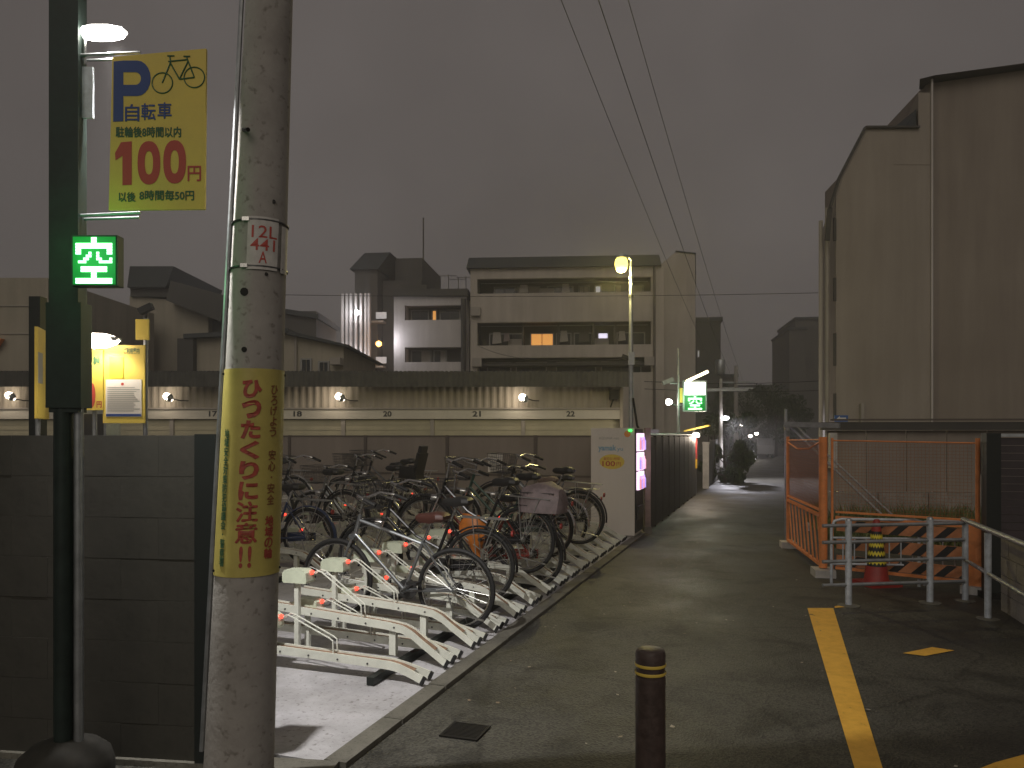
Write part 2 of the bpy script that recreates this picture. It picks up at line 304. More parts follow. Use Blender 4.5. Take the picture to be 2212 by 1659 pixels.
# lettering: outlines of the built-in font turned into a thin mesh lying in local XZ (reads from -Y)
def glyphs(body, bold=0.):
    c = bpy.data.curves.new('lettering', 'FONT'); c.body = body; c.size = 1; c.offset = bold; c.resolution_u = 3; c.fill_mode = 'FRONT'
    o = bpy.data.objects.new('lettering', c); COL.objects.link(o)
    dg = bpy.context.evaluated_depsgraph_get(); dg.update()
    me = bpy.data.meshes.new_from_object(o.evaluated_get(dg))
    vs = [v.co.copy() for v in me.vertices]; fs = [tuple(p.vertices) for p in me.polygons]
    bpy.data.objects.remove(o); bpy.data.curves.remove(c); bpy.data.meshes.remove(me)
    return vs, fs
def text(body, x0, x1, z0, z1, y, m, parent, bold=.02, fn=None, name='lettering', fat=0.):
    vs, fs = glyphs(body, bold)
    if not vs: return None
    a0 = min(v.x for v in vs); a1 = max(v.x for v in vs); b0 = min(v.y for v in vs); b1 = max(v.y for v in vs)
    out = []; fo = []
    for k, (dx, dz) in enumerate(((0, 0), (1, 0), (-1, 0), (0, 1), (0, -1), (.7, .7), (-.7, -.7)) if fat else ((0, 0),)):
        n0 = len(out)
        for v in vs:
            q = Vector((x0 + (v.x - a0) / max(1e-6, a1 - a0) * (x1 - x0) + dx * fat, y - .00015 * k, z0 + (v.y - b0) / max(1e-6, b1 - b0) * (z1 - z0) + dz * fat))
            out.append(fn(q) if fn else q)
        fo += [tuple(i + n0 for i in f) for f in fs]
    me = bpy.data.meshes.new(name); me.from_pydata(out, [], fo); me.materials.append(M[m])
    return link(name, me, parent)

# ================================================================== GROUND
g = MB(); g.add([(-400, -60, 0), (400, -60, 0), (400, 700, 0), (-400, 700, 0)], [(0, 1, 2, 3)])
mat('dirt', (.05, .045, .035), .9, 0, 2, .35, .5, 20)
struct(g.obj('ground', 'dirt'))
rd = MB()
rd.add([W(-12, -8, .004), W(-12, 14, .004), W(3.9, 9, .004), W(5.4, 4.35, .004), W(8.3, 2.8, .004), W(60, 3.2, .004), W(60, -.02, .004), W(9.2, -.02, .004), W(0, -.02, .004), W(-.02, -8, .004)], [(0, 1, 2, 3, 4, 5, 6, 7, 8, 9)])
road = struct(rd.obj('road', 'asphalt'))
def mark(name, pts, z=.008): MB().add([Vector((p.x, p.y, z)) for p in pts], [tuple(range(len(pts)))]).obj(name, 'line_yellow', road)
mark('yellow_line', [gr(1744, 1315), gr(1800, 1315), gr(1912, 1680), gr(1851, 1680)][::-1])
mark('yellow_line', [gr(1803, 1315), gr(1834, 1312), gr(1834, 1308), gr(1803, 1311)])
mark('yellow_dash', [gr(1950, 1413), gr(1998, 1419), gr(2062, 1407), gr(2014, 1400)])
mark('yellow_dash', [gr(2096, 1671), gr(2245, 1671), gr(2245, 1624), gr(2150, 1650)])
fl = MB(); fl.prism([W(-.02, -.12, 0), W(9.25, -.12, 0), W(9.25, -11, 0), W(-.02, -11, 0)], (0, 0, .022))
struct(fl.obj('parking_floor', 'lot_concrete'))
kb = struct(bpy.data.objects.new('kerb', None)); COL.objects.link(kb)
ks = MB().bx(-.06, .06, .004, .592, 0, .034).mesh('kerb_stone', 'kerb_concrete')
for i in range(16): link('kerb_stone', ks, kb, W(-.02 + i * .6, -.06, random.uniform(-.004, .002)), rot=(0, 0, -TH))
for i in range(14): link('kerb_stone', ks, kb, Vector((-0.83, 3.66, 0)) + Vector((-1, .13, 0)).normalized() * (i * .6 + .6), rot=(0, 0, -math.atan(.13) + R(90) + math.pi))
# drain cover
t = thing('drain_cover', 'dark iron drain grate set in the asphalt near the kerb', 'drain', (gr(1005, 1583).x, gr(1005, 1583).y, .006), -TH); t.scale = (.72, .66, 1)
MB().bx(-.15, .15, -.16, -.14, 0, .008).bx(-.15, .15, .14, .16, 0, .008).bx(-.15, -.13, -.14, .14, 0, .008).bx(.13, .15, -.14, .14, 0, .008).obj('frame', 'iron', t)
MB().bx(-.13, .13, -.14, .14, 0, .002).obj('pit', 'black_rubber', t)
gb = MB().bx(-.13, .13, -.007, .007, .001, .007).mesh('grate_bar', 'iron')
for i in range(11): link('grate_bar', gb, t, (0, -.125 + i * .025, 0))
# litter on the asphalt
lt = MB()
for i in range(70):
    s, q = random.uniform(-.5, 9), random.uniform(.15, 3.0)
    c = W(s, q, .012); a = random.uniform(0, 6.28); L = random.uniform(.008, .02); wd = L * random.uniform(.4, .8)
    lt.add([c + Vector((math.cos(a) * x - math.sin(a) * y, math.sin(a) * x + math.cos(a) * y, random.uniform(0, .006))) for x, y in ((-L, 0), (0, -wd), (L, 0), (0, wd))], [(0, 1, 2, 3)])
o = lt.obj('litter', 'litter'); o['kind'] = 'stuff'; o['label'] = 'small pale scraps and petals scattered on the asphalt'; o['category'] = 'litter'

# ================================================================== LEFT: block wall, poles, signs
WR = Vector((-1.40, 3.76, 0)); WA = math.atan(.13)
wall = thing('block_wall', 'dark concrete block wall at the left edge, behind the utility pole', 'wall', WR, math.pi - WA)   # local +x runs left
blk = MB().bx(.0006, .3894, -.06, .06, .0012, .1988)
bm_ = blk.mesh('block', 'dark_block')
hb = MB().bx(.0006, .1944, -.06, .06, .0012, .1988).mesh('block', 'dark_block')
for r in range(8):
    x = .11
    if r % 2: link('block', hb, wall, (x, random.uniform(-.001, .001), r * .2)); x += .195
    for i in range(8):
        link('block', bm_, wall, (x, random.uniform(-.001, .001), r * .2)); x += .39
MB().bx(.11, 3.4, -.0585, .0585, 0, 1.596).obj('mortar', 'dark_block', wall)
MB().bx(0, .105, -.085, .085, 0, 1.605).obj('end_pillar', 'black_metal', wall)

# ---- utility pole
up = thing('utility_pole', 'leaning concrete utility pole with yellow warning wrap in the left foreground', 'utility pole', (-1.225, 3.46, 0))
LEAN = .0395
def pr(z): return .152 - .0145 * z if z < 3.6 else .0998 - .004 * (z - 3.6)
def pc(z): return Vector((LEAN * z, 0, z))
MB().path([pc(z) for z in (0, .5, 1, 1.5, 2, 2.5, 3, 3.6, 6, 9)], [pr(z) for z in (0, .5, 1, 1.5, 2, 2.5, 3, 3.6, 6, 9)], 28).obj('shaft', 'pole_concrete', up, True)
def on_pole(dr):                                   # x = arc length, z = height -> wraps on the shaft's near side
    def fn(q):
        r = pr(q.z) + dr - q.y; a = q.x / r + .34; c = pc(q.z)
        return Vector((c.x + math.sin(a) * r, -math.cos(a) * r, q.z))
    return fn
def wrap_sheet(x0, x1, z0, z1, dr, nx=16, nz=10):
    b = MB(); f = on_pole(dr)
    vs = [f(Vector((x0 + (x1 - x0) * i / nx, 0, z0 + (z1 - z0) * j / nz))) for j in range(nz + 1) for i in range(nx + 1)]
    return b.add(vs, [(j * (nx + 1) + i, j * (nx + 1) + i + 1, (j + 1) * (nx + 1) + i + 1, (j + 1) * (nx + 1) + i) for j in range(nz) for i in range(nx)])
Yp = 3.46 - .13
zt, zb = pz(795, Yp), pz(1247, Yp)
wr = wrap_sheet(-.20, .20, zb, zt, .004).obj('warning_wrap', 'yellow_wrap', up, True); wr['label'] = 'yellow wrap warning of bag snatching in red letters'
H = zt - zb
def vcol(chars, xc, w, z_top, z_bot, m, bold, gap=.12, fat=0.):
    n = len(chars); ch = (z_top - z_bot) / n
    for i, c in enumerate(chars):
        if c == ' ': continue
        a = z_top - i * ch
        if c == '・': text(c, xc - w * .12, xc + w * .12, a - ch * .6, a - ch * .4, 0, m, wr, bold, on_pole(.0055)); continue
        text(c, xc - w / 2, xc + w / 2, a - ch * (1 - gap / 2), a - ch * gap / 2, 0, m, wr, bold, on_pole(.0055), fat=fat)
vcol('ひったくりに', -.010, .080, zt - .05 * H, zt - .635 * H, 'ink_red_wrap', .03, fat=.0015); vcol('注意', -.012, .088, zt - .635 * H, zt - .84 * H, 'ink_red_wrap', .0, .08, fat=.0028)
for dx in (-.030, .006):
    text('!', dx - .008, dx + .008, zt - .955 * H, zt - .85 * H, 0, 'ink_red_wrap', wr, .03, on_pole(.0055))
vcol('ひろげよう', .092, .036, zt - .075 * H, zt - .33 * H, 'ink_brown_wrap', .0, fat=.0012)
vcol('安心・安全', .092, .038, zt - .39 * H, zt - .66 * H, 'ink_brown_wrap', .0, fat=.0012)
vcol('地域の輪', .090, .042, zt - .71 * H, zt - .92 * H, 'ink_red_wrap', .0, .08, fat=.0016)
vcol('地域安全対策防犯協議会・警察署', -.122, .028, zt - .29 * H, zt - .95 * H, 'ink_green', .0, .06, fat=.0010)
for x, z in ((-.185, zt - .02), (.185, zt - .02), (-.185, zb + .02), (.185, zb + .02)):
    c = on_pole(.006)(Vector((x, 0, z))); MB().lathe([(.006, -.003), (.006, .003)], 8, c, 'Y').obj('rivet', 'black_metal', up)
pl0, pl1 = pz(580, Yp), pz(465, Yp)
pt = wrap_sheet(-.056, .080, pl0, pl1, .006).obj('number_plate', 'plate_white', up, True)
PH = pl1 - pl0
for body, a, b_, x0, x1 in (('12L', .17, .40, -.038, .072), ('441', .42, .64, -.042, .064), ('A', .66, .88, -.004, .030)):
    text(body, x0, x1, pl1 - b_ * PH, pl1 - a * PH, 0, 'ink_red', pt, .004, on_pole(.0075))
wrap_sheet(.098, .150, pz(582, Yp), pz(478, Yp), .008).obj('number_plate', 'plate_white', up, True)
for z in (pl0 + .015, pl1 - .012):
    MB().path([on_pole(.004)(Vector((x, 0, z))) for x in [i * .03 - .28 for i in range(20)]], .005, 6).obj('plate_band', 'steel_dark', up, True)
    MB().box(on_pole(.008)(Vector((-.066, 0, z))), (.03, .012, .016)).obj('band_buckle', 'chrome', up)
MB().path([(pc(z).x - pr(z) - .010, -.03, z) for z in (.2, 1, 2, 3, 4, 6)], .011, 8).obj('conduit', 'galv', up, True)
MB().tube(on_pole(0)(Vector((-.10, 0, 2.93))), on_pole(.06)(Vector((-.07, 0, 2.90))), .009).obj('step_bolt', 'iron', up)
for z, x, rr in ((2.22, -.06, .018), (1.97, -.05, .012), (2.30, .03, .008), (2.62, .05, .009)):
    MB().lathe([(rr, -.002), (rr, .002)], 10, on_pole(.001)(Vector((x, 0, z))), 'Y').obj('bolt_hole', 'iron', up)
for z in (8.2, 8.7): MB().bx(LEAN * z - 1.0, LEAN * z + .8, -.19, -.11, z - .04, z + .04).obj('cross_arm', 'galv', up)

# ---- parking sign post with lamp, price board and green vacancy display
YS = 3.42
sp = thing('sign_post', 'dark parking sign post with lamp, yellow price board and lit green display', 'sign post', (px(140, YS), YS, 0))
def sx(u): return px(u, YS - .025) - px(140, YS)
MB().lathe([(.20, 0), (.20, .14), (.185, .19), (.14, .23), (.085, .25), (.045, .255)], 26).obj('base', mat('base_dark', (.03, .027, .022), .95, 0, 20, .3), sp, True)
MB().tube((-.005, 0, .25), (-.005, 0, 1.75), .040).obj('shaft', 'post_green', sp, True)
MB().tube((.062, 0, .25), (.062, 0, 1.75), .020).obj('conduit', 'galv', sp, True)
MB().bx(-.050, .078, -.035, .035, 1.70, 3.75).obj('casing', 'post_green', sp)
MB().bx(-.058, .096, -.045, .045, 1.72, 2.18).obj('control_box', 'post_green', sp)
zz = lambda v: pz(v, YS)
YD = YS - .10; dxx = lambda u: px(u, YD) - px(140, YS); dzz = lambda v: pz(v, YD)
for v in (122, 467):
    MB().tube((.06, -.01, zz(v)), (sx(300), -.01, zz(v - 6)), .007).obj('bracket_arm', 'galv', sp, True)
    MB().tube((.06, .02, zz(v + 4)), (sx(290), .02, zz(v)), .006).obj('bracket_arm', 'galv', sp, True)
MB().tube((sx(177), 0, zz(140)), (sx(177), 0, zz(72)), .006).obj('lamp_stem', 'chrome', sp)
MB().bx(.075, .125, -.005, .01, zz(255), zz(145)).obj('side_plate', 'galv_white', sp)
bd = MB().prism([(sx(236), -.03, zz(458)), (sx(443), -.03, zz(456)), (sx(446), -.03, zz(112)), (sx(244), -.03, zz(130))], (0, .015, 0)).obj('price_board', 'yellow_sign', sp)
bd['label'] = 'yellow bicycle parking price board reading 100 yen'
yb = -.0315
def tb(body, u0, u1, v0, v1, m, bold=.02, fat=.0012): text(body, sx(u0), sx(u1), zz(v1), zz(v0), yb, m, bd, 0., fat=fat)
pv = MB(); arc = lambda cu, cv, ru, rv, a0, a1, n=10: [(cu + ru * math.cos(R(a0 + (a1 - a0) * i / n)), cv - rv * math.sin(R(a0 + (a1 - a0) * i / n))) for i in range(n + 1)]
outer = [(268, 138)] + arc(298, 176, 29, 38, 90, -90) + [(268, 214)]; inner_ = [(268, 163)] + arc(294, 176.5, 12, 13.5, 90, -90) + [(268, 190)]
vs = [(sx(u), yb, zz(v)) for u, v in outer + inner_]; k_ = len(outer)
pv.add(vs, [(i, i + 1, k_ + i + 1, k_ + i) for i in range(k_ - 1)])
pv.add([(sx(u), yb, zz(v)) for u, v in ((247, 140), (268, 138), (268, 268), (246, 269))], [(0, 1, 2, 3)])
pv.obj('lettering', 'ink_blue', bd)
for i, c in enumerate('自転車'): tb(c, 272 + i * 35, 302 + i * 35, 232 - i * 2, 268 - i * 3, 'ink_blue', .016)
tb('駐輪後8時間以内', 252, 392, 280, 302, 'ink_green', .0)
MB().add([(sx(u), yb, zz(v)) for u, v in ((263, 313), (286, 311), (286, 404), (266, 405), (266, 342), (251, 352), (250, 336))], [(0, 6, 5, 4), (0, 4, 3, 2, 1)]).obj('lettering', 'ink_red', bd)
for uc, vc in ((323, 357), (378.5, 355)):
    vs = []
    for k in range(28):
        a = 2 * math.pi * k / 28
        for ru, rv in ((24.5, 46.5), (9.0, 25)): vs.append((sx(uc + ru * math.copysign(abs(math.cos(a)) ** .85, math.cos(a))), yb, zz(vc - rv * math.copysign(abs(math.sin(a)) ** .85, math.sin(a)))))
    MB().add(vs, [(k * 2, ((k + 1) % 28) * 2, ((k + 1) % 28) * 2 + 1, k * 2 + 1) for k in range(28)]).obj('lettering', 'ink_red', bd)
tb('円', 407, 435, 364, 396, 'ink_red', .02)
tb('以後', 258, 294, 420, 440, 'ink_green', .0); tb('8時間毎50円', 303, 420, 416, 437, 'ink_green', .0)
bk = MB()
for u, v in ((352, 186), (421, 174)): bk.torus(.045, .0028, (sx(u), yb, zz(v)), 24, 5)
P_ = lambda u, v: (sx(u), yb, zz(v))
for a, b_ in (((368, 141), (389, 178)), ((389, 178), (408, 139)), ((365, 140), (406, 136)), ((389, 178), (421, 174)), ((404, 130), (421, 174)), ((368, 128), (370, 142)), ((352, 186), (370, 142)), ((363, 128), (378, 128)), ((398, 129), (412, 129))):
    bk.tube(P_(*a), P_(*b_), .0032, n=5)
bk.obj('bicycle_symbol', 'ink_green', bd)
MB().box((sx(221), .01, zz(64)), (sx(262) - sx(182), .06, .012)).obj('lamp_housing', 'galv', sp)
ll = MB(); ll.lathe([(.001, .0), (.026, .008), (.034, .05), (.034, .12), (.024, .175), (.001, .20)], 14, (sx(174), -.012, zz(74)), 'X'); ll.obj('lamp_lens', 'lamp_white', sp, True)
light('SPOT', 'lamp_light', (sx(225), .03, zz(80)), 610, (1, .97, .95), sp, .03, (.34, .34, -1), 100, 1.0)
MB().bx(dxx(153), dxx(252), -.095, -.04, dzz(617), dzz(507)).obj('display_case', 'post_green', sp)
dp = MB().bx(dxx(157), dxx(249), -.099, -.096, dzz(614), dzz(511)).obj('display_panel', 'led_panel', sp)
# dot-matrix glyph rows (16 x 16)
GL = ["0000000110000000", "0000000110000000", "0111111111111110", "0111111111111110", "0110000000000110", "0110001001000110", "0000011001000000", "0000110001100010", "0011100000111110", "0000000000000000",
      "0001111111111000", "0001111111111000", "0000000110000000", "0000000110000000", "0111111111111110", "0111111111111110"]
def dot_glyph(x0, x1, z0, z1, y, parent, m='led_glyph'):
    b = MB(); cw = (x1 - x0) / 16; chh = (z1 - z0) / 16
    for r, row in enumerate(GL):
        for c, k in enumerate(row):
            if k == '1': b.box((x0 + (c + .5) * cw, y, z1 - (r + .5) * chh), (cw * .96, .003, chh * .80))
    return b.obj('display_glyph', m, parent)
dot_glyph(dxx(158), dxx(248), dzz(613), dzz(512), -.101, dp)
light('POINT', 'display_light', (sx(205), -.20, zz(562)), 1.6, (.1, 1, .25), sp, .10)

# ---- boards in the lot behind the wall
YB = 6.1
fs_ = thing('fee_board', 'yellow fee board with white notice under a bright lamp behind the wall', 'sign board', (px(305, YB), YB, 0), 0)
def fx(u): return px(u, YB) - px(305, YB)
fz = lambda v: pz(v, YB)
MB().tube((fx(309), .03, 0), (fx(311), .03, fz(683)), .018).obj('post', 'galv', fs_, True)
MB().tube((fx(200), .03, 0), (fx(200), .03, fz(745)), .018).obj('post', 'galv', fs_, True)
b1 = MB().bx(fx(225), fx(315), -.02, .0, fz(914), fz(746)).obj('board', 'yellow_sign', fs_)
b2 = MB().bx(fx(172), fx(227), -.035, -.022, fz(886), fz(756)).obj('board', 'yellow_sign', fs_)
text('00', fx(174), fx(212), fz(882), fz(826), -.037, 'ink_red', b2, .06); text('円', fx(214), fx(225), fz(881), fz(867), -.037, 'ink_red', b2, .03)
text('駐輪', fx(190), fx(222), fz(790), fz(770), -.037, 'ink_green', b2, .03)
pp = MB().bx(fx(232), fx(309), -.025, -.021, fz(900), fz(820)).obj('notice_paper', 'paper', b1)
ln = MB()
for i in range(13): ln.bx(fx(236), fx(random.uniform(290, 306)), -.0275, -.026, fz(838 + i * 4.2), fz(836.6 + i * 4.2))
ln.obj('printed_lines', 'ink_grey', b1)
MB().bx(fx(233), fx(308), -.0275, -.026, fz(899), fz(894)).obj('printed_band', 'ink_blue', b1)
MB().lathe([(.012, -.0275), (.012, -.026)], 10, (fx(268), 0, fz(830)), 'Y').obj('printed_dot', 'ink_red', b1)
mp = MB().bx(fx(240), fx(270), -.025, -.021, fz(818), fz(772)).obj('printed_map', 'tape_yellow', b1)
text('ご利用案内', fx(270), fx(304), fz(765), fz(752), -.022, 'ink_green', b1, .02)
MB().bx(fx(294), fx(322), -.01, .01, fz(734), fz(690)).obj('small_plate', 'yellow_sign', fs_)
MB().box((fx(318), -.02, fz(668)), (.11, .05, .05), (0, R(-25), 0)).obj('security_camera', 'black_plastic', fs_)
MB().tube((fx(311), .03, fz(690)), (fx(316), 0, fz(670)), .012).obj('camera_bracket', 'black_plastic', fs_)
MB().box((fx(236), -.14, fz(735)), (.30, .09, .03), (0, R(4), 0)).obj('lamp_housing', 'galv', fs_)
ls = MB(); ls.lathe([(.001, 0), (.045, .02), (.060, .10), (.055, .22), (.03, .30), (.001, .33)], 14, (fx(190), -.15, fz(741)), 'X'); ls.obj('lamp_lens', 'lamp_warm', fs_, True)
light('SPOT', 'lamp_light', (fx(236), -.17, fz(748)), 45, (1, .90, .74), fs_, .05, (0, .35, -1), 140, .6)
o = thing('banner_board', 'narrow yellow board seen almost edge-on at the far left', 'sign board', (px(91, 6.3), 6.3, 0), R(109))
MB().bx(-.19, .19, -.012, .012, pz(905, 6.3), pz(712, 6.3)).obj('board', 'yellow_sign', o)
MB().bx(-.19, -.05, -.016, -.013, pz(830, 6.3), pz(765, 6.3)).obj('printed_patch', 'ink_grey', o)
MB().tube((0, .03, 0), (0, .03, pz(715, 6.3)), .02).obj('post', 'galv', o, True)
o = thing('lot_post', 'dark square post rising behind the block wall at far left', 'post', (px(82, 6.8), 6.8, 0))
MB().bx(-.05, .05, -.05, .05, 0, pz(642, 6.8)).obj('shaft', 'black_metal', o); MB().bx(-.07, .07, -.07, .07, 0, .02).obj('base_plate', 'iron', o)
o = thing('payment_machine', 'grey payment machine whose top shows over the block wall', 'machine', (px(212, 6.6), 6.6, 0))
MB().bx(-.13, .13, -.12, .12, .1, pz(886, 6.6)).obj('cabinet', 'galv', o); MB().bx(-.11, .11, -.124, -.12, pz(940, 6.6), pz(895, 6.6)).obj('front_panel', 'steel_dark', o); MB().bx(-.10, .10, -.10, .10, 0, .1).obj('plinth', 'iron', o)

# ================================================================== FENCES OF THE LOT
SF = 9.35
fe = thing('lot_fence', 'brown-grey metal panel fence closing the back of the bicycle lot', 'fence', W(SF, -.25), math.pi - TH)   # local +x = left
PW = 1.63
up_m = MB().bx(.03, PW - .03, -.012, .012, .93, 1.56).mesh('panel', 'fence_panel'); lo_m = MB().bx(.03, PW - .03, -.012, .012, .05, .89).mesh('panel', 'fence_panel')
rb = MB()
post_m = MB().bx(-.03, .03, -.03, .03, 0, 1.60).mesh('post', 'fence_post')
rail_m = MB().bx(.03, PW - .03, -.02, .02, .892, .928).bx(.03, PW - .03, -.02, .02, 1.562, 1.595).mesh('rail', 'fence_post')
for i in range(7):
    link('panel', up_m, fe, (i * PW, 0, 0)); link('panel', lo_m, fe, (i * PW, 0, 0)); link('rail', rail_m, fe, (i * PW, 0, 0)); link('post', post_m, fe, (i * PW, 0, 0))
o = MB().bx(-.13, .13, -.003, .003, -.16, .16).obj('notice', 'paper', None, loc=W(SF - .04, -2.6, 1.12)); o.rotation_euler = (0, R(1), -TH)
tag(o, 'white paper notice fixed to the back fence above the bicycles', 'notice')
pq = MB()
for i in range(6): pq.bx(-.10, .08 - .02 * (i % 3), -.005, -.0035, .09 - i * .04, .098 - i * .04)
pq.obj('printed_lines', 'ink_grey', o)
o = thing('fence_post', 'tall rusty brown post beside the white vending machine', 'post', W(9.32, .02))
MB().bx(-.045, .045, -.045, .045, 0, 1.72).obj('shaft', 'wood_post', o); MB().bx(-.06, .06, -.06, .06, 0, .12).obj('footing', 'kerb_concrete', o)
MB().box((.10, 0, 1.66), (.16, .05, .07)).obj('junction_box', 'galv', o)
al = thing('lane_fence', 'tall black panel fence running along the left side of the lane', 'fence', W(9.42, .0), R(90) - TH)
PA = .92
pa = MB().bx(.02, PA - .02, -.012, .012, .04, 1.57).mesh('panel', 'fence_dark'); ps = MB().bx(-.025, .025, -.016, .016, 0, 1.60).mesh('post', 'fence_dark')
for i in range(9): link('panel', pa, al, (i * PA, 0, 0)); link('post', ps, al, (i * PA, 0, 0))
link('post', ps, al, (9 * PA, 0, 0))
MB().tube((0, 0, 1.61), (9 * PA, 0, 1.61), .022).obj('top_rail', 'galv', al)

# ---- vending machine (its side faces us)
vm = thing('vending_machine', 'white vending machine side with blue lettering and yellow 100 yen oval', 'vending machine', W(8.55, -.04), -TH)
VW = .70
MB().bx(-VW, -.02, 0, .70, .06, 1.71).obj('body', 'vend_side', vm)
MB().bx(-VW + .03, -.04, .03, .68, 0, .06).obj('plinth', 'stone_white', vm)
MB().bx(-.02, .0, .02, .68, .10, 1.70).obj('front_door', 'black_plastic', vm)
for i in range(3):
    z1 = 1.63 - i * .30
    sh = MB().bx(0.0, .035, .06, .60, z1 - .275, z1).obj('display_window', 'vend_lit', vm)
    for k in range(4): MB().lathe([(.03, 0), (.03, .14), (.015, .17), (.015, .2)], 8, (.042, .12 + k * .14, z1 - .26)).obj('drink_sample', ('vend_lit2', 'vend_lit3')[(i + k) % 2], sh)
MB().bx(0, .03, .1, .55, .3, .5).obj('pickup_flap', 'steel_dark', vm)
ve = -.0018
text('yamak', -.585, -.30, 1.335, 1.45, ve, 'ink_pale_blue', vm, .03); text('yu', -.29, -.20, 1.345, 1.40, ve, 'ink_pale_blue', vm, .01)
text('KIZUNA', -.565, -.36, 1.535, 1.572, ve, 'ink_grey', vm, .0); text('net', -.34, -.26, 1.537, 1.565, ve, 'ink_grey', vm, .0)
MB().lathe([(1, -.0016), (1, -.0006)], 28, (0, 0, 0), 'Y').obj('yellow_oval', 'yellow_sign', vm); ov = bpy.context.scene.objects[-1] if False else [x for x in vm.children if x.name.startswith('yellow_oval')][0]
ov.scale = (.195, 1, .115); ov.location = (-.37, 0, 1.19)
text('最初の1時間', -.50, -.25, 1.215, 1.26, -.003, 'ink_red', vm, .0); text('100', -.52, -.32, 1.12, 1.20, -.003, 'ink_red', vm, .015); text('円', -.30, -.23, 1.125, 1.185, -.003, 'ink_red', vm, .0)
MB().lathe([(.05, -.002), (.05, -.0008)], 18, (-.13, 0, 1.62), 'Y').obj('orange_dot', 'orange_paint', vm)
MB().box((-.085, -.012, 1.672), (.05, .02, .022)).obj('status_light', 'led_green', vm)
light('POINT', 'display_light', (.22, .33, 1.2), 3, (1, .8, .95), vm, .2)

# ---- tall yellow street lamp by the machine
YL = 13.3
sl = thing('street_lamp', 'slim street lamp with glowing yellow head beside the vending machine', 'street lamp', (px(1363, YL), YL, 0))
lz = lambda v: pz(v, YL)
MB().path([(0, 0, 0), (0, 0, 3.2), (0, 0, lz(575))], [.045, .038, .026], 12).obj('pole', 'galv', sl, True)
MB().path([(0, 0, lz(580)), (0, 0, lz(562)), (-.06, -.03, lz(556)), (-.14, -.06, lz(560))], .018, 8).obj('arm', 'galv', sl, True)
hx = px(1341, YL) - px(1363, YL)
MB().lathe([(.03, .17), (.07, .15), (.085, .115), (.085, .105)], 18, (hx, -.07, lz(572))).obj('lamp_cap', 'galv', sl, True)
MB().lathe([(.001, -.15), (.06, -.135), (.10, -.08), (.115, -.01), (.105, .06), (.08, .10), (.001, .103)], 18, (hx, -.07, lz(572))).obj('lamp_globe', 'lamp_yellow', sl, True)
light('POINT', 'lamp_light', (hx, -.07, lz(590) - .1), 200, (1, .84, .32), sl, .1)
for v in (600, 640): MB().lathe([(.045, -.02), (.045, .02)], 10, (0, 0, lz(v))).obj('clamp', 'steel_dark', sl)
MB().box((-.09, 0, lz(772)), (.14, .08, .07), (0, R(20), 0)).obj('camera_unit', 'black_plastic', sl)
MB().box((.0, -.03, lz(775)), (.10, .08, .22)).obj('control_box', 'galv', sl)
MB().path([(.03, -.03, lz(860)), (.10, -.05, lz(920)), (.20, -.1, lz(945))], .02, 8).obj('cable_cover', 'iron', sl, True)

